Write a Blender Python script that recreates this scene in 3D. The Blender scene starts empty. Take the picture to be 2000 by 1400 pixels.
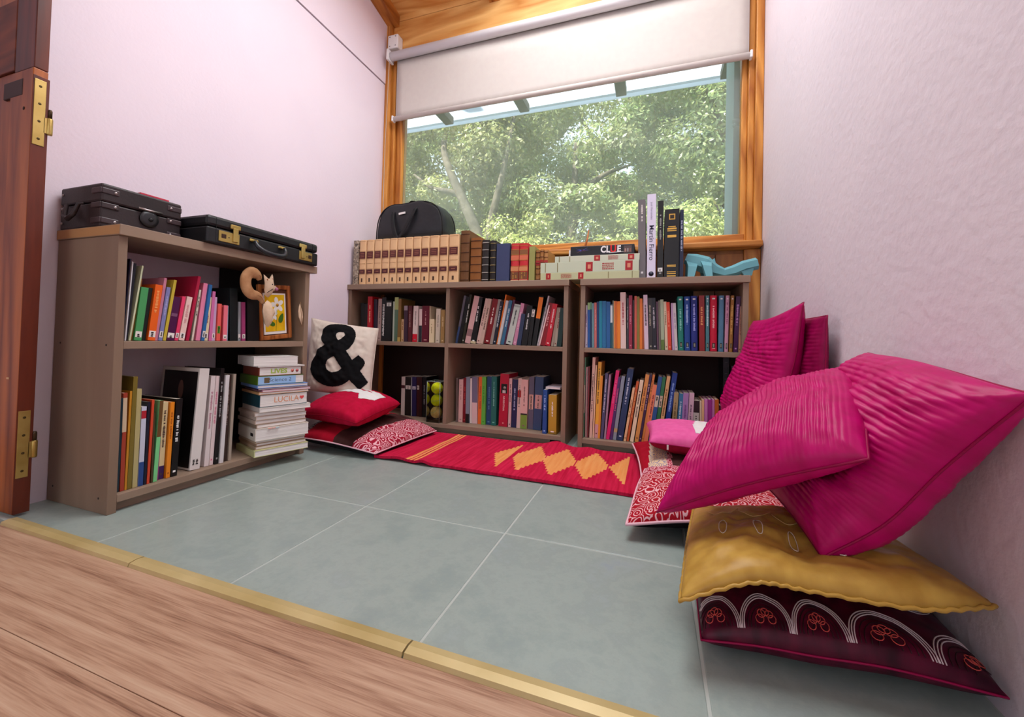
import bpy, bmesh, math, random
import numpy as np
from mathutils import Vector, Matrix, noise as mnoise
from mathutils.geometry import tessellate_polygon

random.seed(7)
SC = bpy.context.scene
COL = SC.collection
PI = math.pi

# ------------------------------------------------------------------ camera
cd = bpy.data.cameras.new('camera')
cam = bpy.data.objects.new('camera', cd)
COL.objects.link(cam)
SC.camera = cam
_yaw, _pitch, _roll = 0.33691, 0.01966, 0.02566
_f = Vector((-math.sin(_yaw) * math.cos(_pitch), math.cos(_yaw) * math.cos(_pitch), math.sin(_pitch)))
_r = Vector((math.cos(_yaw), math.sin(_yaw), 0))
_u = _r.cross(_f)
_r2 = _r * math.cos(_roll) + _u * math.sin(_roll)
_u2 = -_r * math.sin(_roll) + _u * math.cos(_roll)
M = Matrix((( _r2.x, _u2.x, -_f.x, 0.36642), (_r2.y, _u2.y, -_f.y, -1.03899), (_r2.z, _u2.z, -_f.z, 0.52089), (0, 0, 0, 1)))
cam.matrix_world = M
cd.sensor_fit = 'HORIZONTAL'
cd.sensor_width = 36.0
cd.lens = 798.313 * 36 / 2000
cd.shift_x = (1000 - 998.48) / 2000
cd.shift_y = -(700 - 644.26) / 2000
cd.clip_start = 0.02
cd.clip_end = 200

# ------------------------------------------------------------------ world, sun, lights, exposure
W = bpy.data.worlds.new('world')
SC.world = W
W.use_nodes = True
nt = W.node_tree
nt.nodes.clear()
bg = nt.nodes.new('ShaderNodeBackground')
ow = nt.nodes.new('ShaderNodeOutputWorld')
bg.inputs[0].default_value = (0.74, 0.86, 1.0, 1)
bg.inputs[1].default_value = 2.0
nt.links.new(bg.outputs[0], ow.inputs[0])

def light(name, kind, energy, loc, aim, color=(1, 1, 1), size=None, angle=None):
    d = bpy.data.lights.new(name, kind)
    d.energy = energy
    d.color = color
    if size:
        d.shape = 'RECTANGLE'
        d.size, d.size_y = size
    if angle is not None:
        d.angle = angle
    o = bpy.data.objects.new(name, d)
    COL.objects.link(o)
    o.location = loc
    v = Vector(aim) - Vector(loc)
    o.rotation_euler = v.to_track_quat('-Z', 'Y').to_euler()
    return o

light('sun', 'SUN', 16.0, (-5, -5.5, 11), (0, 1.5, 0.5), (1.0, 0.95, 0.85), angle=0.02)
light('skylight', 'AREA', 50, (-0.02, 0.215, 2.885), (-0.02, 0.215 - 0.43, 2.885 - 1.952), (0.97, 0.98, 1.0), size=(0.98, 1.3))
light('hall_fill', 'AREA', 9, (0.2, -3.2, 2.1), (-0.2, 0.5, 0.7), (1.0, 0.98, 0.96), size=(2.6, 1.6))  # fill lamp added behind the camera, stands for no real source

vs = SC.view_settings
vs.view_transform = 'Standard'
vs.look = 'None'
vs.gamma = 1.0
vs.use_curve_mapping = False
vs.exposure = 0.1

# ------------------------------------------------------------------ helpers
def lin(h):
    if isinstance(h, str):
        c = [int(h[i:i + 2], 16) / 255 for i in (0, 2, 4)]
    else:
        return tuple(h[:3]) + (1.0,)
    return tuple((x / 12.92 if x <= 0.04045 else ((x + 0.055) / 1.055) ** 2.4) for x in c) + (1.0,)

MATS = {}
def mat(name, color='808080', rough=0.6, spec=0.4, metal=0.0, **kw):
    if name in MATS:
        return MATS[name]
    m = bpy.data.materials.new(name)
    m.use_nodes = True
    b = m.node_tree.nodes['Principled BSDF']
    b.inputs['Base Color'].default_value = lin(color)
    b.inputs['Roughness'].default_value = rough
    b.inputs['Specular IOR Level'].default_value = spec
    b.inputs['Metallic'].default_value = metal
    for k, v in kw.items():
        b.inputs[k.replace('_', ' ')].default_value = v
    MATS[name] = m
    return m

def nodes_of(m):
    return m.node_tree.nodes, m.node_tree.links, m.node_tree.nodes['Principled BSDF']

def N(m, t, **props):
    n = m.node_tree.nodes.new(t)
    for k, v in props.items():
        if k.startswith('i_'):
            n.inputs[k[2:].replace('_', ' ')].default_value = v
        else:
            setattr(n, k, v)
    return n

def ramp(m, stops, interp='LINEAR'):
    n = m.node_tree.nodes.new('ShaderNodeValToRGB')
    n.color_ramp.interpolation = interp
    e = n.color_ramp.elements
    while len(e) < len(stops):
        e.new(0.5)
    for i, (p, c) in enumerate(stops):
        e[i].position = p
        e[i].color = lin(c)
    return n

def coords(m, out='Object', scale=(1, 1, 1), rot=(0, 0, 0)):
    tc = N(m, 'ShaderNodeTexCoord')
    mp = N(m, 'ShaderNodeMapping')
    mp.inputs['Scale'].default_value = scale
    mp.inputs['Rotation'].default_value = rot
    m.node_tree.links.new(tc.outputs[out], mp.inputs[0])
    return mp.outputs[0]

def bump(m, height, strength=0.3, dist=0.01):
    n = N(m, 'ShaderNodeBump')
    n.inputs['Strength'].default_value = strength
    n.inputs['Distance'].default_value = dist
    ns, ls, b = nodes_of(m)
    ls.new(height, n.inputs['Height'])
    ls.new(n.outputs[0], b.inputs['Normal'])

def mottled(name, stops, scale=6, detail=6, rough=0.6, spec=0.4, bump_s=0.1, bump_scale=None, bump_d=0.004, mapscale=(1, 1, 1), out='Object', metal=0.0, distort=0.0, grain=0.5):
    m = mat(name, '808080', rough, spec, metal)
    if m.get('done'):
        return m
    m['done'] = 1
    ns, ls, b = nodes_of(m)
    v = coords(m, out, mapscale)
    n1 = N(m, 'ShaderNodeTexNoise')
    n1.inputs['Scale'].default_value = scale
    n1.inputs['Detail'].default_value = detail
    n1.inputs['Distortion'].default_value = distort
    n1.inputs['Roughness'].default_value = grain
    ls.new(v, n1.inputs['Vector'])
    r = ramp(m, stops)
    ls.new(n1.outputs['Fac'], r.inputs[0])
    ls.new(r.outputs[0], b.inputs['Base Color'])
    if bump_s:
        n2 = N(m, 'ShaderNodeTexNoise')
        n2.inputs['Scale'].default_value = bump_scale or scale * 8
        n2.inputs['Detail'].default_value = 5
        ls.new(v, n2.inputs['Vector'])
        bump(m, n2.outputs['Fac'], bump_s, bump_d)
    return m

def wood(name, dark, light_, axis='X', scale=1.0, rough=0.45, spec=0.35, ring=9.0, knots=True, streak=1.0):
    """long-grain timber: stretched noise bands plus rings round a few knots"""
    m = mat(name, '808080', rough, spec)
    if m.get('done'):
        return m
    m['done'] = 1
    ns, ls, b = nodes_of(m)
    st = {'X': (0.12, 1, 1), 'Y': (1, 0.12, 1), 'Z': (1, 1, 0.12)}[axis]
    v = coords(m, 'Object', tuple(s * scale for s in st))
    n0 = N(m, 'ShaderNodeTexNoise')
    n0.inputs['Scale'].default_value = 3.5
    n0.inputs['Detail'].default_value = 2
    n0.inputs['Distortion'].default_value = 1.2 if knots else 0.3
    ls.new(v, n0.inputs['Vector'])
    mul = N(m, 'ShaderNodeMath', operation='MULTIPLY')
    mul.inputs[1].default_value = ring
    ls.new(n0.outputs['Fac'], mul.inputs[0])
    fr = N(m, 'ShaderNodeMath', operation='PINGPONG')
    fr.inputs[1].default_value = 0.5
    ls.new(mul.outputs[0], fr.inputs[0])
    n1 = N(m, 'ShaderNodeTexNoise')
    n1.inputs['Scale'].default_value = 60
    n1.inputs['Detail'].default_value = 4
    ls.new(v, n1.inputs['Vector'])
    mx = N(m, 'ShaderNodeMath', operation='MULTIPLY_ADD')
    mx.inputs[1].default_value = 0.45 * streak
    ls.new(n1.outputs['Fac'], mx.inputs[0])
    ls.new(fr.outputs[0], mx.inputs[2])
    r = ramp(m, [(0.15, dark), (0.75, light_)])
    ls.new(mx.outputs[0], r.inputs[0])
    ls.new(r.outputs[0], b.inputs['Base Color'])
    bump(m, n1.outputs['Fac'], 0.08, 0.002)
    return m

class MB:
    """mesh builder: collects shapes, builds ONE mesh object"""
    def __init__(s):
        s.v, s.f, s.m, s.sm = [], [], [], []
    def add(s, verts, faces, mi=0, smooth=False):
        o = len(s.v)
        s.v += [tuple(p) for p in verts]
        for f in faces:
            s.f.append(tuple(i + o for i in f))
            s.m.append(mi)
            s.sm.append(smooth)
        return s
    def box(s, a, b, mi=0, M=None):
        (x0, y0, z0), (x1, y1, z1) = a, b
        vs_ = [(x0, y0, z0), (x1, y0, z0), (x1, y1, z0), (x0, y1, z0), (x0, y0, z1), (x1, y0, z1), (x1, y1, z1), (x0, y1, z1)]
        if M is not None:
            vs_ = [M @ Vector(p) for p in vs_]
        return s.add(vs_, [(0, 3, 2, 1), (4, 5, 6, 7), (0, 1, 5, 4), (1, 2, 6, 5), (2, 3, 7, 6), (3, 0, 4, 7)], mi)
    def bbox(s, a, b, e=0.003, mi=0, M=None):
        """box with chamfered edges"""
        bm = bmesh.new()
        bmesh.ops.create_cube(bm, size=1)
        for v in bm.verts:
            v.co = Vector([(a[i] + b[i]) / 2 + v.co[i] * (b[i] - a[i]) for i in range(3)])
        e = min(e, 0.45 * min(abs(b[i] - a[i]) for i in range(3)))
        bmesh.ops.bevel(bm, geom=bm.edges[:], offset=e, segments=2, affect='EDGES', profile=0.5)
        if M is not None:
            bm.transform(M)
        bm.verts.index_update()
        s.add([v.co[:] for v in bm.verts], [[v.index for v in f.verts] for f in bm.faces], mi)
        bm.free()
        return s
    def prism(s, poly, axis, a, b, mi=0, M=None):
        """2-D polygon extruded along an axis; poly coords go to the other two axes in order"""
        n = len(poly)
        vs_ = []
        for t in (a, b):
            for (p, q) in poly:
                vs_.append({'x': (t, p, q), 'y': (p, t, q), 'z': (p, q, t)}[axis])
        if M is not None:
            vs_ = [M @ Vector(p) for p in vs_]
        fs = [tuple(range(n))[::-1], tuple(range(n, 2 * n))]
        fs += [(i, (i + 1) % n, n + (i + 1) % n, n + i) for i in range(n)]
        return s.add(vs_, fs, mi)
    def tube(s, pts, r, n=8, mi=0, flat=None, cap=True, closed=False):
        pts = [Vector(p) for p in pts]
        k = len(pts)
        rs = r if isinstance(r, (list, tuple)) else [r] * k
        up = None
        rings = []
        for i, p in enumerate(pts):
            if closed:
                t = pts[(i + 1) % k] - pts[i - 1]
            else:
                t = pts[min(i + 1, k - 1)] - pts[max(i - 1, 0)]
            if t.length < 1e-9:
                t = Vector((0, 0, 1))
            t.normalize()
            if up is None:
                up = Vector((0, 0, 1)) if abs(t.z) < 0.9 else Vector((1, 0, 0))
            a = t.cross(up).normalized()
            up = a.cross(t).normalized()
            rings.append([p + (a * math.cos(2 * PI * j / n) * (flat[0] if flat else 1) + up * math.sin(2 * PI * j / n) * (flat[1] if flat else 1)) * rs[i] for j in range(n)])
        vs_ = [q for rg in rings for q in rg]
        fs = []
        for i in range(k if closed else k - 1):
            i2 = (i + 1) % k
            for j in range(n):
                j2 = (j + 1) % n
                fs.append((i * n + j, i * n + j2, i2 * n + j2, i2 * n + j))
        if cap and not closed:
            fs.append(tuple(range(n))[::-1])
            fs.append(tuple((k - 1) * n + j for j in range(n)))
        return s.add(vs_, fs, mi, True)
    def lathe(s, prof, c, n=24, mi=0, axis='z'):
        vs_, fs = [], []
        for (r, h) in prof:
            for j in range(n):
                a = 2 * PI * j / n
                d = {'z': (r * math.cos(a), r * math.sin(a), h), 'x': (h, r * math.cos(a), r * math.sin(a)), 'y': (r * math.sin(a), h, r * math.cos(a))}[axis]
                vs_.append((c[0] + d[0], c[1] + d[1], c[2] + d[2]))
        for i in range(len(prof) - 1):
            for j in range(n):
                j2 = (j + 1) % n
                fs.append((i * n + j, i * n + j2, (i + 1) * n + j2, (i + 1) * n + j))
        fs.append(tuple(range(n))[::-1])
        fs.append(tuple((len(prof) - 1) * n + j for j in range(n)))
        return s.add(vs_, fs, mi, True)
    def sphere(s, c, r, n=12, mi=0):
        r = (r, r, r) if not isinstance(r, (tuple, list)) else r
        vs_, fs = [], []
        for i in range(1, n):
            t = PI * i / n
            for j in range(2 * n):
                a = PI * j / n
                vs_.append((c[0] + r[0] * math.sin(t) * math.cos(a), c[1] + r[1] * math.sin(t) * math.sin(a), c[2] + r[2] * math.cos(t)))
        w = 2 * n
        for i in range(n - 2):
            for j in range(w):
                fs.append((i * w + j, (i + 1) * w + j, (i + 1) * w + (j + 1) % w, i * w + (j + 1) % w))
        vs_.append((c[0], c[1], c[2] + r[2]))
        vs_.append((c[0], c[1], c[2] - r[2]))
        a, b = len(vs_) - 2, len(vs_) - 1
        for j in range(w):
            fs.append((a, j, (j + 1) % w))
            fs.append((b, (n - 2) * w + (j + 1) % w, (n - 2) * w + j))
        return s.add(vs_, fs, mi, True)
    def mesh(s, name, mats):
        me = bpy.data.meshes.new(name)
        me.from_pydata(s.v, [], s.f)
        for m in (mats if isinstance(mats, (list, tuple)) else [mats]):
            me.materials.append(m)
        me.polygons.foreach_set('material_index', s.m)
        me.polygons.foreach_set('use_smooth', s.sm)
        me.update()
        return me
    def build(s, name, mats, parent=None, loc=None, rot=None):
        o = bpy.data.objects.new(name, s.mesh(name, mats))
        COL.objects.link(o)
        if parent is not None:
            o.parent = parent
        if loc is not None:
            o.location = loc
        if rot is not None:
            o.rotation_euler = rot
        return o

def tag(o, label=None, cat=None, group=None, kind=None):
    if label: o['label'] = label
    if cat: o['category'] = cat
    if group: o['group'] = group
    if kind: o['kind'] = kind
    return o

def empty(name, loc=(0, 0, 0), rot=(0, 0, 0)):
    o = bpy.data.objects.new(name, None)
    COL.objects.link(o)
    o.location = loc
    o.rotation_euler = rot
    o.empty_display_size = 0.05
    return o

def text_mesh(name, body, size, m, parent, loc, rot, extrude=0.0, offset=0.0, sx=1.0, shear=0.0, spacing=1.0):
    c = bpy.data.curves.new(name, 'FONT')
    c.body = body
    c.size = size
    c.extrude = extrude
    c.offset = offset
    c.shear = shear
    c.space_character = spacing
    c.align_x = 'CENTER'
    c.align_y = 'CENTER'
    c.resolution_u = 3
    o = bpy.data.objects.new(name, c)
    COL.objects.link(o)
    bpy.context.view_layer.update()
    me = bpy.data.meshes.new_from_object(o.evaluated_get(bpy.context.evaluated_depsgraph_get()))
    bpy.data.objects.remove(o)
    bpy.data.curves.remove(c)
    me.name = name
    me.materials.clear()
    me.materials.append(m)
    if sx != 1.0:
        me.transform(Matrix.Diagonal((sx, 1, 1, 1)))
    t = bpy.data.objects.new(name, me)
    COL.objects.link(t)
    t.parent = parent
    t.location = loc
    t.rotation_euler = rot
    return t

# ------------------------------------------------------------------ materials
plaster_l = mottled('lilac_plaster', [(0.3, 'e6d9e4'), (0.7, 'eadde7')], 3, 4, 0.75, 0.25, 0.25, 90, 0.002)
plaster_r = mottled('rough_lilac_plaster', [(0.3, 'e0d6df'), (0.7, 'e6dce4')], 2.2, 5, 0.7, 0.3, 0.5, 45, 0.004)
pine = wood('pine_wood', 'a8601c', 'e0a050', 'X', 1.0, 0.42, 0.4, 9)
pine_v = wood('upright_pine_wood', '9c5518', 'dd9a48', 'Z', 1.0, 0.42, 0.4, 9)
pine_pale = wood('pale_pine_board', 'c98238', 'f0c078', 'X', 0.8, 0.5, 0.35, 7)
panel_wood = wood('varnished_panel_wood', '6e3a14', 'a8682c', 'Z', 1.2, 0.45, 0.4, 6, False)
door_wood = wood('reddish_door_wood', '6e2e14', 'b8682e', 'Z', 1.0, 0.35, 0.45, 7)
door_dark = wood('dark_door_edge', '3a1208', '6a2a14', 'Z', 1.4, 0.35, 0.45, 5)
veneer = wood('taupe_melamine', '8c7563', '9a8471', 'X', 1.3, 0.5, 0.35, 3, False, 0.5)
veneer_v = wood('upright_taupe_melamine', '846d5b', '937c69', 'Z', 1.3, 0.5, 0.35, 3, False, 0.5)
raw_end = mat('raw_board_end', 'b98a5a', 0.7)
tile_m = mottled('slate_green_tile', [(0.30, '879796'), (0.42, '909e99'), (0.50, '9aa7a1'), (0.56, '929f9a'), (0.62, '98a5a2'), (0.75, '8d9ba5')], 5.0, 15, 0.3, 0.5, 0.08, 40, 0.002, distort=0.0, grain=0.72)
grout_m = mat('pale_grout', 'b2b9b3', 0.9, 0.2)
brass = mottled('brushed_brass', [(0.3, 'a88c48'), (0.7, 'd2b870')], 9, 4, 0.35, 0.5, 0.05, 200, 0.001, metal=0.75)
strip_m = mottled('worn_gold_strip', [(0.3, 'b09a60'), (0.7, 'd0bc88')], 5, 6, 0.38, 0.5, 0.05, 120, 0.001, metal=0.15)
laminate = mat('oak_laminate', 'b08a76', 0.48, 0.35)
_ns, _ls, _b = nodes_of(laminate)
_v = coords(laminate, 'Object', (0.9, 20, 1))
_n1 = N(laminate, 'ShaderNodeTexNoise')
_n1.inputs['Scale'].default_value = 2.2
_n1.inputs['Detail'].default_value = 8
_n1.inputs['Roughness'].default_value = 0.62
_n1.inputs['Distortion'].default_value = 0.35
_v2 = coords(laminate, 'Object', (4, 150, 1))
_n2 = N(laminate, 'ShaderNodeTexNoise')
_n2.inputs['Scale'].default_value = 3.0
_n2.inputs['Detail'].default_value = 3
_ls.new(_v, _n1.inputs['Vector'])
_ls.new(_v2, _n2.inputs['Vector'])
_m = N(laminate, 'ShaderNodeMath', operation='MULTIPLY_ADD')
_m.inputs[1].default_value = 0.45
_ls.new(_n2.outputs['Fac'], _m.inputs[0])
_ls.new(_n1.outputs['Fac'], _m.inputs[2])
_r_ = ramp(laminate, [(0.48, '6e4a38'), (0.62, '9c765e'), (0.75, 'b49076'), (0.95, 'c2a288')])
_ls.new(_m.outputs[0], _r_.inputs[0])
_ls.new(_r_.outputs[0], _b.inputs['Base Color'])
bump(laminate, _n2.outputs['Fac'], 0.1, 0.002)
white_pl = mat('white_plastic', 'e8e6e6', 0.4)
blind_m = mottled('blind_fabric', [(0.3, 'c9c1bb'), (0.7, 'ccc5be')], 30, 2, 0.8, 0.2, 0.05, 400, 0.0005)
alu = mat('white_aluminium', 'd8d6d8', 0.35, 0.5)
black_m = mat('black_paint', '0d0d0f', 0.5)
pages_m = mottled('book_pages', [(0.35, 'd8ccb8'), (0.65, 'efe6d6')], 2, 3, 0.8, 0.2, 0.0, mapscale=(300, 2, 2))
pages_w = mottled('white_page_block', [(0.35, 'd8d2ce'), (0.65, 'f2eeea')], 2, 3, 0.8, 0.2, 0.0, mapscale=(2, 2, 300))
gold_m = mat('gilt', 'c89a4a', 0.35, 0.5, 0.8)
white_m = mat('white_print', 'ece8e4', 0.6)

def paint(h, rough=0.45):
    return mat('cover_' + h, h, rough, 0.4)
BOOKS = {
 'mul': ('y', 0.962, 0.14, 0.484, [
  (-1.2891, 0.0242, 0.222, -0.026, '0a1410', 'black green paperback', ''),
  (-1.2645, 0.0258, 0.219, -0.025, '14100f', 'black brown paperback', ''),
  (-1.2366, 0.0324, 0.2607, -0.014, 'b3101f', 'bright red hardback', 'T:e9c9a0'),
  (-1.2003, 0.0186, 0.2445, -0.012, '181b2e', 'dark navy paperback', ''),
  (-1.1814, 0.0114, 0.2416, -0.018, '2c1830', 'dark purple thin book', ''),
  (-1.1691, 0.0241, 0.2471, 0.002, 'a98b84', 'dusty taupe book', 'T:5a4a48'),
  (-1.1405, 0.0282, 0.2555, -0.005, '0b0b0d', 'black book with big white spine lettering', 'W'),
  (-1.1102, 0.0394, 0.2353, -0.002, '0d0f0e', 'thick black book with small white patch', 'P:c9c9c0:.86:.95'),
  (-1.0675, 0.0117, 0.2309, -0.009, 'b9c0b0', 'pale grey green thin book', ''),
  (-1.0549, 0.0259, 0.2548, -0.011, '57705a', 'sage green book with speckled top', 'B:a9b070:.72:1'),
  (-1.0266, 0.0193, 0.2461, 0.003, '7a5a2a', 'golden brown book', 'B:b79a50:.0:.1'),
  (-1.0057, 0.0186, 0.1285, -0.011, 'c9a47a', 'short tan book', 'T:8a5a30'),
  (-0.9843, 0.0242, 0.2054, -0.017, '3a2433', 'dark plum book', 'B:8d7a7f:.87:1'),
  (-0.9584, 0.024, 0.2053, -0.023, '542024', 'dark brown red book', 'T:a9807a'),
  (-0.9334, 0.0313, 0.2052, 0.012, 'd9c4bd', 'white book with red base', 'B:c8102a:0:.22,T:8a7c78'),
  (-0.8916, 0.0186, 0.1873, -0.009, 'd8bcb8', 'pinkish white narrow book', 'B:23282e:0:.5'),
  (-0.8714, 0.046, 0.2051, -0.011, '5e1426', 'thick burgundy book', 'T:c98f90'),
  (-0.8234, 0.0037, 0.2037, -0.018, 'd8c4a4', 'very thin cream book', ''),
  (-0.8185, 0.0297, 0.1302, -0.013, 'e0cca6', 'short cream book', 'T:a08a60'),
  (-0.7804, 0.0264, 0.1887, 0.008, 'cfc0ac', 'pale stone book', 'T:9a8c80'),
  (-0.7494, 0.0238, 0.182, -0.007, 'a57f4c', 'tan brown book', 'T:d9c090'),
 ]),
 'mur': ('y', 0.962, 0.14, 0.484, [
  (-0.6566, 0.0128, 0.2625, 0.172, '5a5560', 'slate grey thin book', 'B:2a3e66:0:.35'),
  (-0.6424, 0.0196, 0.2561, 0.176, '0c0d0e', 'black slim paperback', ''),
  (-0.6212, 0.0141, 0.2678, 0.153, '2b2a1c', 'dark olive thin book', 'T:d8d8d0'),
  (-0.6036, 0.0314, 0.2597, 0.192, 'd3a6a4', 'pale pink book with striped base', 'B:8f6a6a:.15:.3'),
  (-0.5704, 0.0317, 0.2507, 0.136, '101010', 'black book with white title', 'T:e6e6e2,B:cfc09a:0:.05'),
  (-0.5358, 0.0212, 0.2464, 0.194, 'd5b3a8', 'beige pink book', 'T:7a5048'),
  (-0.5132, 0.0198, 0.244, 0.181, 'c9a99a', 'warm beige book', 'T:4a3028'),
  (-0.4914, 0.0333, 0.2426, 0.188, '7a1018', 'dark red book with white title', 'T:f0e0d8'),
  (-0.456, 0.0165, 0.2404, 0.181, '9a8c84', 'taupe book', ''),
  (-0.4376, 0.0175, 0.2286, 0.162, '1c2130', 'dark navy slim book', 'T:c0c4cc'),
  (-0.4189, 0.0071, 0.2664, 0.171, 'e2701c', 'tall orange thin book', ''),
  (-0.411, 0.0141, 0.234, 0.185, 'c9c6c4', 'pale grey book', ''),
  (-0.3958, 0.0172, 0.2354, 0.183, '3a6f92', 'teal blue book', 'T:cfe0ea'),
  (-0.3774, 0.0126, 0.2389, 0.193, '50203c', 'maroon purple book', ''),
  (-0.363, 0.0338, 0.2128, 0.204, 'bcc4bc', 'mint grey book with dark title', 'T:20262a,B:9aa49e:.93:.97'),
  (-0.3273, 0.0193, 0.2194, 0.18, 'd68fae', 'rose pink book', 'T:f0c8d8'),
  (-0.3029, 0.0218, 0.1626, 0.132, '2e3a58', 'slate navy book', ''),
  (-0.278, 0.0296, 0.2054, 0.129, '0b0b0c', 'black book', 'T:d8d8d8'),
  (-0.2464, 0.019, 0.1897, 0.108, '121111', 'black book with white emblem', 'P:e6e0d6:.78:.97'),
  (-0.2257, 0.0231, 0.2538, 0.135, '101010', 'black book with orange upper spine', 'B:ee7d1e:.55:.98'),
  (-0.2008, 0.0048, 0.2007, 0.177, '1c2c22', 'dark green thin book', ''),
  (-0.1952, 0.0083, 0.2579, 0.204, 'b9aeb2', 'tall pale grey book', 'T:6a6064'),
  (-0.186, 0.0071, 0.2118, 0.225, 'e6c4c2', 'pale blush thin book', ''),
  (-0.1779, 0.0243, 0.2192, 0.187, '8a0f1c', 'crimson book', 'T:e0a0a0'),
  (-0.1522, 0.0248, 0.2151, 0.161, 'c2122a', 'scarlet book', 'T:f0d0d0'),
  (-0.1248, 0.0129, 0.1966, 0.146, 'a89484', 'taupe slim book', ''),
  (-0.1104, 0.0147, 0.1958, 0.116, 'b5a392', 'light taupe book', 'T:8a3030'),
  (-0.0929, 0.0234, 0.1921, 0.071, '12302c', 'dark teal green book', ''),
 ]),
 'mll': ('y', 1.03, 0.13, 0.0505, [
  (-1.0378, 0.0246, 0.2251, -0.007, 'd8c8c0', 'cream book with maroon ring', 'B:4a1620:.7:.78'),
  (-1.0111, 0.041, 0.2251, -0.014, '1a1512', 'thick black olive book', 'P:d8ccc4:.68:.78'),
  (-0.9682, 0.0052, 0.2245, -0.028, 'b4b2b4', 'pale grey thin book', ''),
  (-0.9617, 0.0276, 0.2277, -0.028, '262050', 'navy purple book', 'P:c8c0cc:.68:.76'),
  (-0.9323, 0.0191, 0.2293, -0.027, '3a1014', 'dark maroon book', 'P:d8ccc4:.68:.78'),
  (-0.9122, 0.0178, 0.2305, -0.027, '30100f', 'brown maroon book', ''),
  (-0.8929, 0.0271, 0.2315, -0.026, '0c0b0d', 'black hardback', 'T:8a8a90'),
 ]),
 'mlr': ('y', 1.0, 0.15, 0.0505, [
  (-0.6579, 0.0102, 0.2419, -0.02, '6a5a56', 'brownish grey thin book', ''),
  (-0.6466, 0.0257, 0.2342, -0.006, 'dcb0aa', 'pale salmon book', 'T:b08a84'),
  (-0.6199, 0.0186, 0.2442, -0.007, '7a0f1c', 'deep red book', 'T:c04040'),
  (-0.6001, 0.0218, 0.2509, -0.007, '7f8c9c', 'steel grey book with black base', 'B:141414:0:.2'),
  (-0.5756, 0.0111, 0.2437, -0.019, 'e4d8d4', 'white thin book', ''),
  (-0.5634, 0.0319, 0.2528, -0.019, 'dcbcbc', 'grey violet and blush book', 'B:726d86:.45:1'),
  (-0.53, 0.0228, 0.2549, -0.0, 'e8702e', 'orange book', 'T:b04818'),
  (-0.506, 0.0223, 0.2575, -0.006, '62b044', 'lime green book', 'T:408a30'),
  (-0.4821, 0.0283, 0.2589, -0.0, '1f4672', 'deep blue book', 'T:5a88b0'),
  (-0.4525, 0.03, 0.2618, -0.006, '1f6a62', 'teal green book', 'T:80c0b0'),
  (-0.4075, 0.0491, 0.2782, 0.015, 'b50f34', 'thick crimson book with portrait and white capitals', 'A'),
  (-0.3541, 0.0155, 0.2567, 0.008, 'dcb4b4', 'pale pink slim book', 'T:6a4a5a'),
  (-0.3367, 0.0285, 0.2523, 0.008, '20224e', 'navy hardback', 'T:b0b4d8'),
  (-0.3073, 0.0202, 0.2595, 0.019, 'dcbcb4', 'blush book', 'T:5a4a4a,B:b01010:.62:.76'),
  (-0.2859, 0.0362, 0.2552, 0.009, 'e2b2ac', 'pink book with green base', 'B:7a9a3a:0:.28,B:181414:.28:.31,T:8a6060'),
  (-0.2459, 0.0277, 0.2708, 0.007, '5f586c', 'grey violet book with peach patch', 'P:d8a898:.38:.66'),
  (-0.2167, 0.044, 0.2728, 0.027, '33486e', 'slate blue book with peach patch', 'P:cf9a94:.4:.66'),
 ]),
 'mlr2': ('y', 0.94, 0.15, 0.0505, [
  (-0.1511, 0.0218, 0.2172, -0.001, '1f4a92', 'royal blue slim book', 'T:a0c0f0'),
  (-0.1211, 0.0406, 0.1938, -0.011, 'b8902a', 'mustard yellow book with white title', 'T:f6ecf0,B:8a6a1c:.0:.06'),
 ]),
 'ru': ('y', 0.962, 0.14, 0.484, [
  (0.0502, 0.0105, 0.2062, -0.023, 'cfc6da', 'white thin book', 'T:6a4a90'),
  (0.0613, 0.0117, 0.2187, -0.023, '1f5aa8', 'blue book with green top', 'B:9ac080:.84:1'),
  (0.0737, 0.008, 0.2211, -0.023, '14365e', 'dark blue book with green top', 'B:70a880:.84:1'),
  (0.0823, 0.0097, 0.2161, -0.023, '6f9aa4', 'grey teal book', ''),
  (0.0933, 0.0116, 0.2186, -0.023, 'd0706a', 'salmon book', 'T:e8a0a0'),
  (0.1055, 0.0103, 0.2235, -0.022, '1c3a72', 'indigo thin book', ''),
  (0.1165, 0.0138, 0.2259, -0.022, '178aa8', 'bright teal book', ''),
  (0.131, 0.0185, 0.2258, -0.022, '1f6ea2', 'cerulean book', ''),
  (0.1503, 0.0184, 0.2232, -0.022, '2060a0', 'mid blue book', ''),
  (0.1695, 0.0101, 0.2108, -0.021, '1c4f5e', 'dark teal book with white label', 'B:d6e4e8:.58:.97'),
  (0.1802, 0.0044, 0.228, -0.021, '8a9a8c', 'grey green thin book', ''),
  (0.1852, 0.0065, 0.2255, -0.021, 'e09048', 'pale orange thin book', ''),
  (0.1923, 0.0075, 0.2255, -0.021, 'e07028', 'orange slim book', ''),
  (0.2004, 0.0158, 0.2242, -0.021, 'ee8418', 'golden orange book', ''),
  (0.2173, 0.0249, 0.2669, -0.029, 'e8ccc4', 'tall blush book with red title and script', 'T:b02030'),
  (0.2449, 0.0087, 0.2397, -0.02, '3a383c', 'charcoal slim book', 'T:a8a8a8'),
  (0.2542, 0.0159, 0.2518, -0.02, '96183e', 'raspberry book', 'T:d88098'),
  (0.2718, 0.0073, 0.2298, -0.02, '2a0c14', 'blackish maroon slim book', ''),
  (0.2796, 0.0108, 0.2491, -0.019, 'd0604a', 'coral book', ''),
  (0.2911, 0.0108, 0.2466, -0.019, '8a7c2e', 'olive book', ''),
  (0.3025, 0.013, 0.2369, -0.019, 'e0781e', 'amber orange book', ''),
  (0.3162, 0.0076, 0.2176, -0.019, 'a85020', 'rust thin book', ''),
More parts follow.
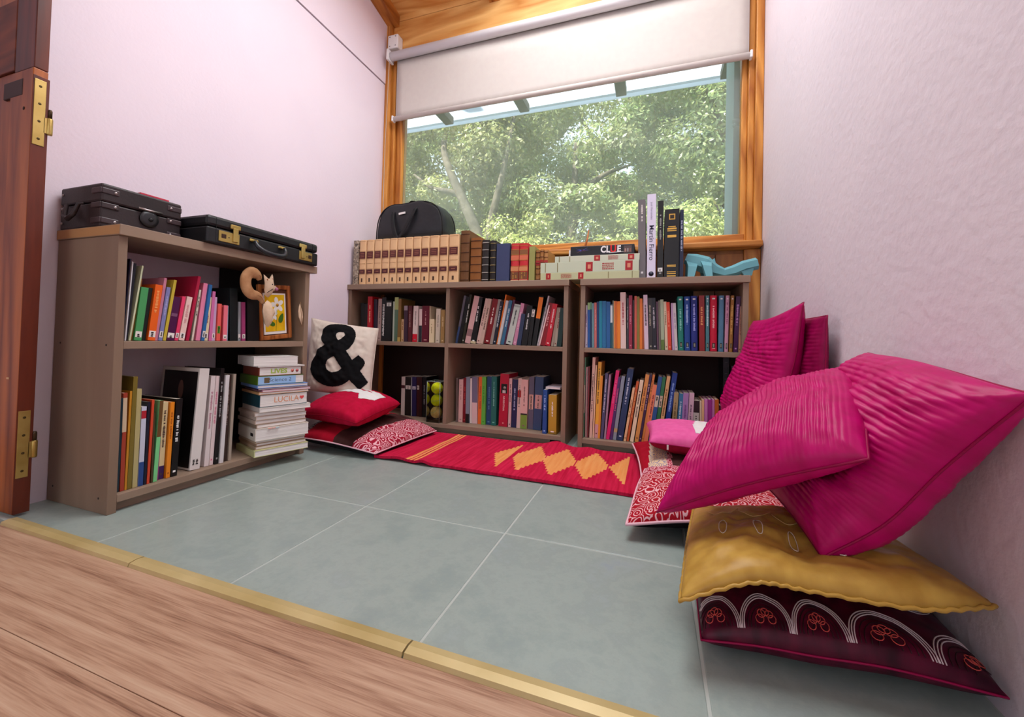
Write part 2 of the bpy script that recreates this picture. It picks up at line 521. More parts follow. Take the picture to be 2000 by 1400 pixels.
  (0.3245, 0.0184, 0.2537, -0.041, 'dcc8d8', 'pale lilac book with black title', 'T:201c24'),
  (0.3439, 0.017, 0.2391, -0.037, '2c2528', 'dark brown grey book', 'T:b0a890'),
  (0.3619, 0.0169, 0.239, -0.046, '181420', 'black violet book', 'T:c8c8d0'),
  (0.3797, 0.0081, 0.2222, -0.038, '5c3a4e', 'plum slim book', ''),
  (0.3883, 0.0083, 0.2269, -0.037, '6e6a5a', 'olive grey slim book', ''),
  (0.3972, 0.0147, 0.2315, -0.037, 'a8b898', 'pale green book', 'B:5f7a34:0:.2'),
  (0.4143, 0.0125, 0.2221, -0.047, 'd8c8a8', 'cream patterned book', 'T:8a6a4a'),
  (0.4275, 0.015, 0.2198, -0.057, 'd8401e', 'vermilion book', 'T:f09070'),
  (0.4449, 0.0102, 0.2149, -0.047, 'b89cc0', 'lilac book', ''),
  (0.4557, 0.0127, 0.215, -0.057, 'cfc8c8', 'pale grey book', 'T:9a88a8'),
  (0.4708, 0.0232, 0.245, -0.034, '1f8070', 'teal green hardback with black label', 'N,T:90d8c8'),
  (0.4965, 0.0251, 0.2447, -0.025, '1c4690', 'cobalt blue hardback with black label', 'N,T:b0c8f0'),
  (0.5241, 0.0277, 0.2468, -0.024, '1f2f7e', 'navy blue hardback with black label', 'N,T:a8b0f0'),
  (0.5576, 0.0225, 0.2487, -0.023, '8a1414', 'brick red hardback', 'T:e8a060'),
  (0.5835, 0.0152, 0.2484, -0.015, '4a8088', 'dusty teal hardback with black label', 'N,T:c8e8ea'),
  (0.601, 0.0281, 0.2482, -0.014, 'c20a34', 'bright crimson hardback with black label', 'N,T:f8c0c0'),
  (0.6337, 0.0207, 0.2478, -0.001, '4f7c98', 'steel blue hardback with black label', 'N'),
  (0.6579, 0.0146, 0.2476, 0.011, 'c490a8', 'mauve pink hardback with black label', 'N,T:8a5070'),
  (0.6759, 0.0137, 0.2474, 0.019, '9a6a2c', 'ochre brown hardback with black label', 'N,T:d8b060'),
  (0.6918, 0.0175, 0.2428, 0.036, '42104a', 'dark purple hardback', 'T:c090d0'),
  (0.7116, 0.0116, 0.2002, 0.017, 'c08870', 'peach brown book', 'T:7a4030'),
  (0.7254, 0.0077, 0.1291, 0.011, 'e8c4c0', 'short pale pink book', ''),
 ]),
 'rl': ('y', 0.955, 0.14, 0.0505, [
  (0.0436, 0.0097, 0.3848, 0.003, '5f9a78', 'tall sage green book', 'B:d8d4b8:.3:.65'),
  (0.0584, 0.0092, 0.3382, -0.008, 'b08a8a', 'dusty rose thin book', ''),
  (0.0682, 0.0072, 0.3412, -0.001, '7a2c34', 'oxblood thin book', ''),
  (0.0792, 0.0132, 0.3867, 0.022, 'dfb8a8', 'tall blush cream book', 'T:3a2a2a'),
  (0.095, 0.0067, 0.3503, 0.02, 'eac4a4', 'peach cream thin book', ''),
  (0.1023, 0.0162, 0.3657, 0.031, 'f0b43c', 'yellow book', 'T:5a3a10,B:d8a0a8:.0:.18'),
  (0.1192, 0.0102, 0.3001, 0.027, 'e8922c', 'orange yellow book', ''),
  (0.1313, 0.0137, 0.3138, 0.055, '4c4870', 'slate violet book', 'T:d0d0e0'),
  (0.148, 0.0089, 0.3074, 0.057, 'a88aa4', 'mauve thin book', ''),
  (0.1575, 0.0162, 0.3305, 0.123, 'e01070', 'hot pink book', 'T:f060a0'),
  (0.1753, 0.0122, 0.2992, 0.114, '4a2468', 'purple slim book', 'T:e06090'),
  (0.1883, 0.0161, 0.305, 0.119, '8a94a4', 'blue grey book', 'B:c0a070:.12:.18'),
  (0.2071, 0.0273, 0.3409, 0.131, '1f3460', 'navy blue hardback', 'T:c8d4e8'),
  (0.2385, 0.0108, 0.2535, 0.145, 'ecc090', 'cream orange thin book', 'T:8a4a20'),
  (0.2512, 0.0112, 0.2857, 0.143, 'c85c28', 'burnt orange book', 'T:f0b060'),
  (0.2673, 0.0163, 0.2913, 0.139, 'ecd8b8', 'ivory book', 'T:6a5040'),
  (0.2878, 0.0173, 0.319, 0.139, 'e09a50', 'light tangerine book', 'T:8a4a20'),
  (0.306, 0.0106, 0.3199, 0.138, '3c1c44', 'dark violet book', 'T:c8a0b0'),
  (0.3172, 0.0105, 0.3209, 0.144, 'e08a44', 'apricot orange book', 'T:8a3a20'),
  (0.3285, 0.0175, 0.2734, 0.139, 'f08860', 'salmon book with lilac edge', 'T:8a3a3a'),
  (0.3486, 0.0174, 0.312, 0.126, '2a5490', 'blue book with picture ring', 'P:d8c8b0:.55:.72'),
  (0.3686, 0.0151, 0.3104, 0.119, '2f7a4c', 'green book with picture ring', 'P:d8c0a8:.55:.72'),
  (0.3862, 0.015, 0.3163, 0.123, 'dcb078', 'sandy tan book', 'T:6a4020'),
  (0.4059, 0.0212, 0.3319, 0.129, '123a8c', 'royal blue hardback', 'T:90b8f0'),
  (0.4428, 0.019, 0.2421, 0.056, 'a89468', 'khaki paperback', 'T:6a5a30'),
  (0.4643, 0.0189, 0.239, 0.057, '3a7aa4', 'small teal blue book', 'T:e0f0f8'),
  (0.4856, 0.0229, 0.2423, 0.039, 'a880b8', 'small lilac book', 'T:7a4a90'),
  (0.5109, 0.0206, 0.244, 0.038, 'dcb8c8', 'small pale mauve patterned book', 'T:6a4a6a'),
  (0.5339, 0.0286, 0.2108, 0.007, '2a1418', 'small dark brown book', 'P:c8c0b8:.55:.75'),
  (0.565, 0.0077, 0.2105, -0.012, 'e0ccb0', 'small cream thin book', ''),
  (0.5733, 0.0097, 0.2179, -0.012, 'e8b888', 'small peach book', ''),
  (0.5835, 0.0137, 0.2209, -0.012, 'd080c0', 'small orchid book', ''),
  (0.5978, 0.0156, 0.222, -0.012, 'a02c8a', 'small magenta purple book', ''),
  (0.6141, 0.0096, 0.2232, -0.012, 'c878b8', 'small pale orchid book', ''),
  (0.6242, 0.0159, 0.224, -0.011, 'c8641c', 'small rust orange book', ''),
  (0.6423, 0.0118, 0.1985, -0.011, '4c1638', 'small plum book', ''),
  (0.6583, 0.0234, 0.4114, -0.012, '15161a', 'tall black spiral notebook', 'S'),
  (0.688, 0.0116, 0.3706, -0.001, '6a4a62', 'tall mauve notebook', 'S'),
 ]),
 'lu': ('x', -1.085, 0.2, 0.484, [
  (-0.296, 0.0031, 0.2493, 0.017, 'a01848', 'thin magenta picture book', ''),
  (-0.2924, 0.0039, 0.2413, 0.05, '1c1c38', 'thin dark navy picture book', ''),
  (-0.2882, 0.0034, 0.2326, 0.043, 'd8d8dc', 'thin white picture book', ''),
  (-0.2845, 0.0064, 0.2297, 0.061, '141824', 'slim black blue picture book', ''),
  (-0.2778, 0.0046, 0.2261, 0.109, 'cdd4b0', 'slim pale green picture book', ''),
  (-0.2722, 0.0074, 0.1859, 0.107, '8a5a1c', 'brown ochre picture book', ''),
  (-0.264, 0.0189, 0.1609, 0.082, '4aa060', 'green storybook with white spine label', 'L'),
  (-0.2434, 0.0116, 0.1621, 0.085, '12201c', 'dark green black storybook', ''),
  (-0.2303, 0.0199, 0.1734, 0.087, 'ec6418', 'orange storybook with white spine label', 'L,T:f8a860'),
  (-0.2086, 0.0079, 0.1981, 0.097, 'c88098', 'lilac pink slim storybook', ''),
  (-0.2003, 0.011, 0.1699, 0.104, '8084b8', 'lavender storybook with white spine label', 'L,T:b0b4e0'),
  (-0.1877, 0.0084, 0.196, 0.125, 'c8b23c', 'mustard yellow slim storybook', ''),
  (-0.1777, 0.0215, 0.1411, 0.107, '4a0f44', 'dark purple storybook with small emblem', 'P:7a5070:.55:.62,L'),
  (-0.1542, 0.0103, 0.1459, 0.128, 'e8406c', 'coral pink storybook', 'L'),
  (-0.1422, 0.0165, 0.1459, 0.141, 'ecccc4', 'white storybook with small label', 'T:d8a0a0,L'),
  (-0.1222, 0.0092, 0.2187, 0.137, 'b01840', 'tall crimson storybook', ''),
  (-0.1112, 0.0062, 0.1125, 0.074, '2a2a18', 'blackish olive storybook', ''),
  (-0.1033, 0.0063, 0.1737, 0.111, 'd8d0c0', 'white and black patterned slim storybook', 'T:2a2a2a'),
  (-0.0887, 0.0142, 0.1981, 0.095, 'e888a8', 'rose pink storybook', ''),
  (-0.0739, 0.0099, 0.1949, 0.1, '2a6aa8', 'blue storybook', 'L'),
  (-0.0629, 0.0143, 0.1518, 0.061, 'e8d8b0', 'cream patterned storybook', 'T:a86a5a,L'),
  (-0.0467, 0.0103, 0.1728, 0.041, 'd070a8', 'orchid pink storybook', ''),
  (-0.0354, 0.0113, 0.1537, 0.017, 'c8a8cc', 'pale lilac storybook', 'L'),
  (-0.0221, 0.0121, 0.1314, 0.014, 'e86058', 'coral storybook with green spot', 'P:60a030:.2:.4'),
  (-0.0095, 0.0083, 0.1196, 0.005, '8a1c24', 'deep red storybook', ''),
  (-0.0004, 0.0142, 0.1277, 0.002, 'ee7888', 'pink coral storybook', 'L'),
  (0.0145, 0.0093, 0.1269, -0.012, '98a8c0', 'pale blue grey storybook', ''),
  (0.0296, 0.0297, 0.193, -0.041, '0f1a1c', 'thick black green folder', ''),
  (0.0617, 0.01, 0.1459, -0.028, '9aa4a8', 'grey slim storybook', 'L'),
  (0.0727, 0.013, 0.1449, -0.042, 'a03c70', 'plum magenta slim storybook', 'L'),
  (0.0911, 0.0289, 0.1852, -0.042, '0c0c0e', 'thick black binder', ''),
  (0.1226, 0.0213, 0.1789, -0.042, '101014', 'black ring folder', ''),
 ]),
 'll': ('x', -1.075, 0.2, 0.0505, [
  (-0.303, 0.0108, 0.2685, 0.019, '0f2c38', 'dark teal picture book', ''),
  (-0.2896, 0.0103, 0.2823, -0.005, 'a8402c', 'rust red picture book', 'B:d8c0a0:.6:.95'),
  (-0.2787, 0.0056, 0.2864, 0.012, 'c88a24', 'ochre thin picture book', ''),
  (-0.2725, 0.0111, 0.3276, 0.013, '7a6a28', 'tall olive picture book', ''),
  (-0.26, 0.0121, 0.2905, 0.007, 'b8ac78', 'pale khaki picture book', ''),
  (-0.2459, 0.0129, 0.2356, 0.006, 'c8cce0', 'white and blue picture book', 'B:2a4a8a:0:.3,B:b02030:.85:.95'),
  (-0.2315, 0.0069, 0.2487, 0.009, '14182c', 'black navy thin picture book', ''),
  (-0.2235, 0.007, 0.2535, 0.019, 'd0482c', 'red orange thin picture book', ''),
  (-0.2127, 0.0051, 0.2137, -0.002, '4a3c24', 'dark olive thin picture book', ''),
  (-0.2072, 0.0109, 0.2477, 0.038, '7ad08a', 'mint green slim book', 'B:6a4a24:.55:1'),
  (-0.1948, 0.0069, 0.2354, 0.018, '98307a', 'magenta purple slim book', 'T:e8b0d8'),
  (-0.1869, 0.0146, 0.2389, 0.024, 'e0cc9c', 'cream patterned book with purple base', 'B:3a1c58:0:.17,T:4a3a3a'),
  (-0.1706, 0.0115, 0.2382, 0.024, 'ea8a1c', 'orange slim book', 'T:b05a10'),
  (-0.1574, 0.0192, 0.2459, 0.035, '0c0b0c', 'black book with white vertical title', 'T:f0f0f0'),
  (-0.0974, 0.0323, 0.3386, 0.06, 'e2dcd8', 'large white book with dark portrait cover', 'K'),
  (-0.0492, 0.0154, 0.3108, 0.04, 'e0d4d4', 'white magazine with faint title', 'T:c08a9a'),
  (-0.0328, 0.0131, 0.3095, 0.042, 'e4d0d0', 'white slim magazine with pink title', 'T:d87a98'),
  (-0.0177, 0.0124, 0.3355, 0.031, '121012', 'tall black magazine', 'T:a0a0a0'),
  (-0.0033, 0.0136, 0.3108, 0.037, 'dcd8da', 'plain white slim magazine', ''),
  (0.0133, 0.0159, 0.3117, 0.019, '3a2a24', 'dark brown magazine', 'T:8a7a70'),
  (0.0303, 0.0104, 0.3121, 0.026, 'a89a8c', 'grey tan magazine', ''),
 ]),
 't2': ('y', 0.93, 0.17, 0.812, [
  (-1.2864, 0.0475, 0.2675, -0.05, 'e2b98a', 'x', 'V'),
  (-1.2351, 0.0504, 0.2691, -0.05, 'e2b98a', 'x', 'V'),
  (-1.181, 0.0497, 0.2706, -0.049, 'e2b98a', 'x', 'V'),
  (-1.1277, 0.0489, 0.2705, -0.048, 'e2b98a', 'x', 'V'),
  (-1.0752, 0.0482, 0.2705, -0.048, 'e2b98a', 'x', 'V'),
  (-1.0235, 0.0475, 0.2704, -0.047, 'e2b98a', 'x', 'V'),
  (-0.9725, 0.0485, 0.2703, -0.046, 'e2b98a', 'x', 'V'),
  (-0.9206, 0.051, 0.2702, -0.046, 'e2b98a', 'x', 'V'),
  (-0.8661, 0.0486, 0.2684, -0.045, 'e2b98a', 'x', 'V'),
  (-0.8135, 0.0566, 0.2681, -0.044, 'e2b98a', 'x', 'V'),
  (-0.7513, 0.051, 0.2658, -0.043, 'e2b98a', 'x', 'V'),
  (-0.6948, 0.0592, 0.2652, -0.043, 'e2b98a', 'x', 'V'),
  (-0.6301, 0.0522, 0.2801, -0.019, '6a4420', 'tall brown ribbed leather book', 'R:4a2a14'),
  (-0.5696, 0.0628, 0.2378, -0.017, '8a5420', 'chestnut ribbed leather book', 'R:4a2812'),
  (-0.5014, 0.0388, 0.223, -0.016, '24201e', 'black leather book with pale ribs', 'R:b0aca4'),
  (-0.4519, 0.0311, 0.2149, -0.015, '1e1a18', 'narrow black ribbed book with gilt lines', 'R:8a7a50'),
  (-0.416, 0.0723, 0.1968, -0.013, '3a4468', 'thick slate blue cloth book', ''),
  (-0.3384, 0.045, 0.1956, -0.027, 'cc3038', 'red book with gilt bands', 'G'),
  (-0.29, 0.0456, 0.193, -0.026, 'cc2c34', 'red book with gilt bands beside the olive one', 'G'),
  (-0.2396, 0.0305, 0.1745, -0.01, '9a9a58', 'olive green cloth book', ''),
  (-0.206, 0.0236, 0.1547, -0.008, '9a6a34', 'small tan leather book with red label', 'R:6a3a1c,B:a02020:.5:.66'),
  (-0.1807, 0.0182, 0.1561, -0.008, 'a8743c', 'narrow tan leather book with red label', 'R:6a3a1c,B:a02020:.5:.66'),
  (-0.1609, 0.0207, 0.1526, -0.008, 'b88448', 'small light tan leather book with red label', 'R:6a3a1c,B:a82424:.5:.66'),
 ]),
 't3': ('y', 0.93, 0.17, 0.812, [
  (0.2915, 0.0332, 0.3672, -0.055, '6e6a6c', 'tall grey book with white title', 'X1'),
  (0.3286, 0.0382, 0.3887, -0.024, 'dcd8ec', 'tallest pale lilac white book with dark serif title', 'X2'),
  (0.374, 0.0248, 0.3535, -0.017, '161414', 'tall slim black book with white base label', 'P:e4e4e0:.08:.13,T:9a9a9a'),
  (0.4024, 0.0625, 0.3107, -0.003, '121114', 'thick black book with gilt lettering', 'Y'),
  (0.468, 0.0156, 0.3056, -0.009, '1a2140', 'thin dark blue book', 'T:b0b8d0'),
 ]),
}

# ------------------------------------------------------------------ the room
LW, RW, BW = -1.3517, 0.848, 1.235          # left wall, right wall, back wall inner faces
CEIL = 2.66
TS = 0.45                                    # floor tile

# floor: grout bed, tiles, brass strip, laminate planks
fl = tag(MB().box((LW - 0.1, -0.44, -0.06), (RW + 0.1, BW + 0.1, -0.0012)).build('floor', grout_m), kind='structure')
for i in range(-4, 3):
    for j in range(-1, 3):
        x0, x1 = max(i * TS, LW) + 0.0024, min((i + 1) * TS, RW) - 0.0024
        y0, y1 = max(j * TS, -0.424) + 0.0024, min((j + 1) * TS, BW) - 0.0024
        if x1 - x0 > 0.02 and y1 - y0 > 0.02:
            MB().bbox((x0, y0, -0.012), (x1, y1, 0.0), 0.0016).build('tile', tile_m, fl)
hall = tag(MB().box((-2.4, -4.6, -0.06), (2.0, -0.455, -0.012)).build('floor_hall', mat('hall_subfloor', '6a5648', 0.9)), kind='structure')
for k in range(21):
    y1 = -0.4565 - k * 0.193
    xs = [-2.4, -0.62 + 0.55 * ((k * 7) % 5) / 5 + (1.4 if k == 0 else 0.9 if k == 1 else 0), 2.0]
    for a, b in zip(xs[:-1], xs[1:]):
        MB().bbox((a + 0.0005, y1 - 0.192, -0.011), (b - 0.0005, y1, -0.003), 0.0008).build('plank', laminate, hall)
tr = tag(MB().build('trim_1', strip_m) if False else empty('trim_1', (0, 0, 0)), kind='structure')
for a, b in ((-1.245, -0.716), (-0.714, -0.012), (-0.010, RW)):
    MB().prism([(-0.4565, -0.003), (-0.454, 0.004), (-0.440, 0.0065), (-0.426, 0.005), (-0.421, 0.0005), (-0.421, -0.004), (-0.4565, -0.004)], 'x', a + 0.0008, b - 0.0008).build('threshold_strip', strip_m, tr)

# left wall: lower face, groove, upper board slightly proud; right wall
wl = tag(MB().box((LW - 0.12, -0.397, -0.06), (LW, BW + 0.1, 2.178)).build('wall_left', plaster_l), kind='structure')
MB().box((LW - 0.12, -0.397, 2.184), (LW + 0.006, BW, 3.2)).build('upper_board', plaster_l, wl)
MB().box((LW - 0.12, -0.397, 2.178), (LW - 0.004, BW + 0.1, 2.184)).build('shadow_gap', mat('gap_line', '6a5a62', 0.9), wl)
MBX = MB
wr = tag(MB().box((RW, -1.15, -0.06), (RW + 0.12, BW + 0.1, 2.72)).build('wall_right', plaster_r), kind='structure')

# back wall: timber lining below the sill, header boards above the window, side posts
gL, gR, zS, zT = -1.2357, 0.7592, 1.0684, 2.34     # visible glass
wb = tag(MB().box((LW, BW + 0.004, -0.06), (RW, BW + 0.10, 0.985)).build('wall_back', panel_wood), kind='structure')
for k in range(11):                                # boards under the sill
    a = LW + k * 0.2
    MB().bbox((a + 0.001, BW - 0.008, 0.0), (min(a + 0.2, RW) - 0.001, BW + 0.004, 0.966), 0.002).build('lining_board', panel_wood, wb)
MB().box((LW, BW + 0.004, zT + 0.03), (RW, BW + 0.10, 2.72)).build('header_core', pine, wb)
for k, (a, b) in enumerate(((2.30, 2.405), (2.408, 2.60), (2.603, 2.80))):
    MB().bbox((LW + 0.004, BW - 0.012 + 0.004 * (k == 0), a), (RW - 0.004, BW + 0.004, b), 0.003).build('header_board', pine_pale if k else pine, wb)

w1 = tag(empty('window_1', ((gL + gR) / 2, BW, zS)), kind='structure')
def wpart(name, a, b, m, e=0.004):
    o = MB().bbox(a, b, e).build(name, m)
    o.parent = w1
    o.location = -Vector(w1.location)
    return o
# casings (outer uprights), jamb steps, sash
wpart('casing', (LW + 0.001, BW - 0.035, 0.0), (LW + 0.045, BW + 0.09, 2.62), pine_v)
wpart('jamb', (LW + 0.045, BW - 0.012, zS - 0.05), (gL - 0.045, BW + 0.09, 2.4), pine_v)
wpart('sash_stile', (gL - 0.045, BW + 0.012, zS - 0.05), (gL, BW + 0.07, 2.4), pine_v)
wpart('casing', (RW - 0.036, BW - 0.035, zS - 0.05), (RW - 0.001, BW + 0.09, 2.62), pine_v)
wpart('jamb', (gR + 0.026, BW - 0.012, zS - 0.05), (RW - 0.036, BW + 0.09, 2.4), pine_v)
wpart('sash_stile', (gR, BW + 0.012, zS - 0.05), (gR + 0.026, BW + 0.07, 2.4), pine_v)
wpart('sash_rail', (gL - 0.02, BW + 0.010, zS - 0.047), (gR + 0.02, BW + 0.072, zS), pine)
wpart('sash_rail', (gL - 0.02, BW + 0.010, zT), (gR + 0.02, BW + 0.072, zT + 0.05), pine)
wpart('sill_board', (LW + 0.03, BW - 0.075, 0.986), (RW - 0.004, BW + 0.02, 1.018), pine, 0.008)
wpart('apron_post', (RW - 0.075, BW - 0.02, 0.0), (RW - 0.002, BW + 0.004, 0.985), pine_v)
# dusty glass
gm = bpy.data.materials.new('dusty_glass')
gm.use_nodes = True
ns_, ls_ = gm.node_tree.nodes, gm.node_tree.links
ns_.clear()
out = ns_.new('ShaderNodeOutputMaterial')
tr_ = ns_.new('ShaderNodeBsdfTransparent')
tr_.inputs[0].default_value = (0.95, 0.97, 0.97, 1)
gl_ = ns_.new('ShaderNodeBsdfGlossy')
gl_.inputs['Roughness'].default_value = 0.03
tl_ = ns_.new('ShaderNodeBsdfTranslucent')
tl_.inputs[0].default_value = (0.9, 0.93, 0.95, 1)
fz = ns_.new('ShaderNodeFresnel')
fz.inputs[0].default_value = 1.35
m1_ = ns_.new('ShaderNodeMixShader')
m2_ = ns_.new('ShaderNodeMixShader')
tc = ns_.new('ShaderNodeTexCoord')
nz = ns_.new('ShaderNodeTexNoise')
nz.inputs['Scale'].default_value = 1.6
nz.inputs['Detail'].default_value = 7
mr = ns_.new('ShaderNodeMapRange')
mr.inputs[1].default_value = 0.3
mr.inputs[2].default_value = 0.75
mr.inputs[3].default_value = 0.09
mr.inputs[4].default_value = 0.30
ls_.new(tc.outputs['Object'], nz.inputs['Vector'])
ls_.new(nz.outputs['Fac'], mr.inputs[0])
ls_.new(mr.outputs[0], m2_.inputs[0])
ls_.new(fz.outputs[0], m1_.inputs[0])
ls_.new(tr_.outputs[0], m1_.inputs[1])
ls_.new(gl_.outputs[0], m1_.inputs[2])
ls_.new(m1_.outputs[0], m2_.inputs[1])
ls_.new(tl_.outputs[0], m2_.inputs[2])
ls_.new(m2_.outputs[0], out.inputs[0])
wpart('pane', (gL - 0.01, BW + 0.036, zS - 0.01), (gR + 0.01, BW + 0.042, zT + 0.01), gm, 0.0005)

# ceiling: pine planks with a framed skylight opening, a rafter along the left wall
ce = tag(MB().box((LW - 0.1, BW + 0.1, 2.62), (RW + 0.1, BW + 0.14, 2.74)).build('ceiling', pine_pale), kind='structure')
cy = [BW, 1.06, 0.88, -0.45, -0.63, -0.81, -0.99, -1.15]
def cz(y):
    return 2.64 + (BW - y) * 0.22
for a, b in zip(cy[:-1], cy[1:]):
    spans = [(LW, RW)]
    if a <= 0.88 and b >= -0.46:
        spans = [(LW, -0.53), (0.49, RW)]
    for x0, x1 in spans:
        MB().prism([(a - 0.001, cz(a)), (b + 0.001, cz(b)), (b + 0.001, cz(b) + 0.03), (a - 0.001, cz(a) + 0.03)], 'x', x0, x1).build('plank', pine_pale, ce)
MB().prism([(BW - 0.01, 2.565), (-1.15, 2.565 + 0.52), (-1.15, 3.2), (BW - 0.01, 2.66)], 'x', LW + 0.007, LW + 0.085).build('rafter', wood('rafter_wood', '8a4a18', 'c8823a', 'Y', 1.0), ce)
MB().prism([(BW - 0.01, 2.565), (-1.15, 2.565 + 0.52), (-1.15, 3.2), (BW - 0.01, 2.66)], 'x', -0.62, -0.55).build('rafter', wood('rafter_wood', '8a4a18', 'c8823a', 'Y', 1.0), ce)
frost = bpy.data.materials.new('sun_block_frost')
frost.use_nodes = True
fn, fl_ = frost.node_tree.nodes, frost.node_tree.links
fn.clear()
fo = fn.new('ShaderNodeOutputMaterial')
ft = fn.new('ShaderNodeBsdfTranslucent')
ft.inputs[0].default_value = (0.11, 0.115, 0.12, 1)
fl_.new(ft.outputs[0], fo.inputs[0])
MB().prism([(0.92, cz(0.92) + 0.05), (-0.50, cz(-0.50) + 0.05), (-0.50, cz(-0.50) + 0.06), (0.92, cz(0.92) + 0.06)], 'x', -0.58, 0.54).build('sun_block_pane', frost, ce)  # unseen pane added to keep direct sun out of the opening
tag(MB().box((-2.5, -4.6, 2.62), (2.1, -1.15, 2.7)).build('ceiling_hall', mat('hall_ceiling', 'e6e0dc', 0.8)), kind='structure')
tag(MB().box((-2.5, -4.6, -0.06), (-2.4, -0.33, 3.2)).build('wall_hall_left', plaster_l), kind='structure')
bk = tag(MB().box((-2.5, -4.7, 2.1), (2.1, -4.6, 2.7)).build('wall_light_cut', plaster_l), kind='structure')  # unseen rear wall added to cut the sky light from behind
for a, b in ((-2.5, -1.1), (1.1, 2.1)):
    MB().box((a, -4.7, -0.06), (b, -4.6, 2.1)).build('pier', plaster_l, bk)
tag(MB().box((2.0, -4.6, -0.06), (2.1, -1.03, 3.2)).build('wall_hall_right', plaster_r), kind='structure')
tag(MB().box((RW + 0.12, -1.15, -0.06), (2.1, -1.03, 3.2)).build('wall_front', plaster_r), kind='structure')
tag(MB().box((-2.5, -0.397, -0.06), (LW - 0.12, -0.33, 3.2)).build('wall_front_left', plaster_l), kind='structure')
tag(MB().box((-2.5, -1.15, 2.62), (LW - 0.1, -0.33, 2.7)).build('ceiling_corner', plaster_l), kind='structure')

MB().prism([(BW + 0.0, 2.719), (-1.15, 2.719), (-1.15, 3.22), (BW + 0.0, 2.73)], 'x', RW, RW + 0.12).build('gable', plaster_r, wr)
tag(MB().box((-2.5, -1.2, 2.62), (2.1, -1.15, 3.35)).build('wall_sun_block', plaster_l), kind='structure')  # unseen piece added to stop sun leaking between the two ceilings
tag(MB().box((LW - 0.12, -1.15, 2.62), (LW, -0.397, 3.35)).build('wall_sun_block_left', plaster_l), kind='structure')  # unseen piece added to block sun coming in over the left side
# door leaf at the opening: stile, rails, tenon end, edge strip with two brass hinges
d1 = tag(empty('door_1', (-1.26, -0.43, 0.0)), kind='structure')
d1.name = 'door_1'
def dpart(name, a, b, m, e=0.002, par=None):
    return MB().bbox(a, b, e).build(name, m, par or d1)
dpart('stile', (-0.115, 0.0, 0.008), (-0.001, 0.030, 1.235), door_wood)
dpart('upper_stile', (-0.10, 0.001, 1.236), (-0.001, 0.030, 2.05), door_dark)
dpart('top_rail', (-0.62, 0.0, 1.245), (-0.101, 0.030, 1.45), wood('rail_wood', '4a1c0e', '7a3a20', 'X', 1.0))
dpart('tenon_end', (-0.15, -0.001, 1.165), (-0.05, 0.010, 1.212), mat('dark_tenon', '2c120c', 0.5))
dpart('panel', (-0.62, 0.006, 0.008), (-0.116, 0.026, 1.244), door_wood)
dpart('upper_panel', (-0.62, 0.006, 1.451), (-0.101, 0.026, 2.05), door_wood)
dpart('edge_strip', (-0.001, 0.0, 0.008), (0.0004, 0.033, 1.215), door_dark)
scr = mat('screw_slot', '4a3c1c', 0.4, 0.5, 0.6)
for z0, z1, zk in ((1.022, 1.205, 1.06), (0.105, 0.287, 0.155)):
    h = MB().bbox((0.0, 0.0025, z0), (0.0025, 0.026, z1), 0.0008).build('hinge', brass, d1)
    kn = MB().lathe([(0.0055, 0), (0.0065, 0.003), (0.0065, 0.044), (0.0055, 0.047)], (0.001, 0.036, zk), 14)
    kn.box((0.0, 0.024, zk + 0.002), (0.0025, 0.034, zk + 0.045))
    kn.build('knuckle', brass, h)
    MB().lathe([(0.0045, 0), (0.0045, 0.02), (0.003, 0.024)], (0.001, 0.036, zk + 0.048), 12).build('pin', mat('dark_pin', '4a3a28', 0.4, 0.5, 0.7), h)
    for k in range(4):
        z = z0 + (z1 - z0) * (0.1 + 0.8 * k / 3)
        MB().lathe([(0.0034, 0), (0.0034, 0.0006), (0.0018, 0.0009)], (0.0023, 0.014, z), 10, axis='x').build('screw', scr, h)
MB().lathe([(0.005, 0), (0.004, 0.0006)], (-0.04, -0.0006, 1.125), 12, axis='y').build('knot_hole', mat('knot_hole_m', '2a1008', 0.6), d1)
MB().bbox((-0.058, -0.0015, 0.372), (-0.046, 0.0, 0.377), 0.0005).build('pale_mark', mat('pale_chip', 'd8b890', 0.6), d1)

# roller blind, socket box, bead chain
bl = tag(empty('roller_blind', (-0.25, 1.18, 2.335)), 'white roller blind half lowered over the window', 'blind')
def lp(mb, name, m, par):
    o = mb.build(name, m, par)
    o.location = -Vector(par.location)
    return o
xa, xb = -1.285, 0.800
lp(MB().lathe([(0.02, 0), (0.027, 0.0005), (0.027, xb - xa - 0.0005), (0.02, xb - xa)], (xa, 1.175, 2.335), 24, axis='x'), 'roller_tube', alu, bl)
sh = MB()
nx = 40
vs_, fs_ = [], []
for i in range(nx + 1):
    x = xa + 0.03 + (xb - xa - 0.05) * i / nx
    for j, z in enumerate((2.335, 2.2, 2.08, 1.98, 1.932)):
        vs_.append((x, 1.196 + 0.002 * math.sin(i * 0.5) * (1 - j / 4) * (j > 0), z))
for i in range(nx):
    for j in range(4):
        a = i * 5 + j
        fs_.append((a, a + 1, a + 6, a + 5))
sh.add(vs_, fs_, 0, True)
sh_o = lp(sh, 'blind_sheet', blind_m, bl)
sm = sh_o.modifiers.new('thickness', 'SOLIDIFY')
sm.thickness = 0.0012
lp(MB().lathe([(0.012, 0), (0.0155, 0.001), (0.0155, xb - xa - 0.03), (0.012, xb - xa - 0.029)], (xa + 0.02, 1.196, 1.932), 18, axis='x'), 'bottom_bar', blind_m, bl)
for x in (xa + 0.014, xb - 0.012):
    lp(MB().bbox((x - 0.006, 1.179, 1.914), (x + 0.006, 1.213, 1.951), 0.004), 'bar_end_cap', white_pl, bl)
for x in (xa - 0.018, xb + 0.002):
    lp(MB().bbox((x, 1.14, 2.30), (x + 0.016, BW - 0.03, 2.372), 0.004), 'bracket', white_pl, bl)
ch = []
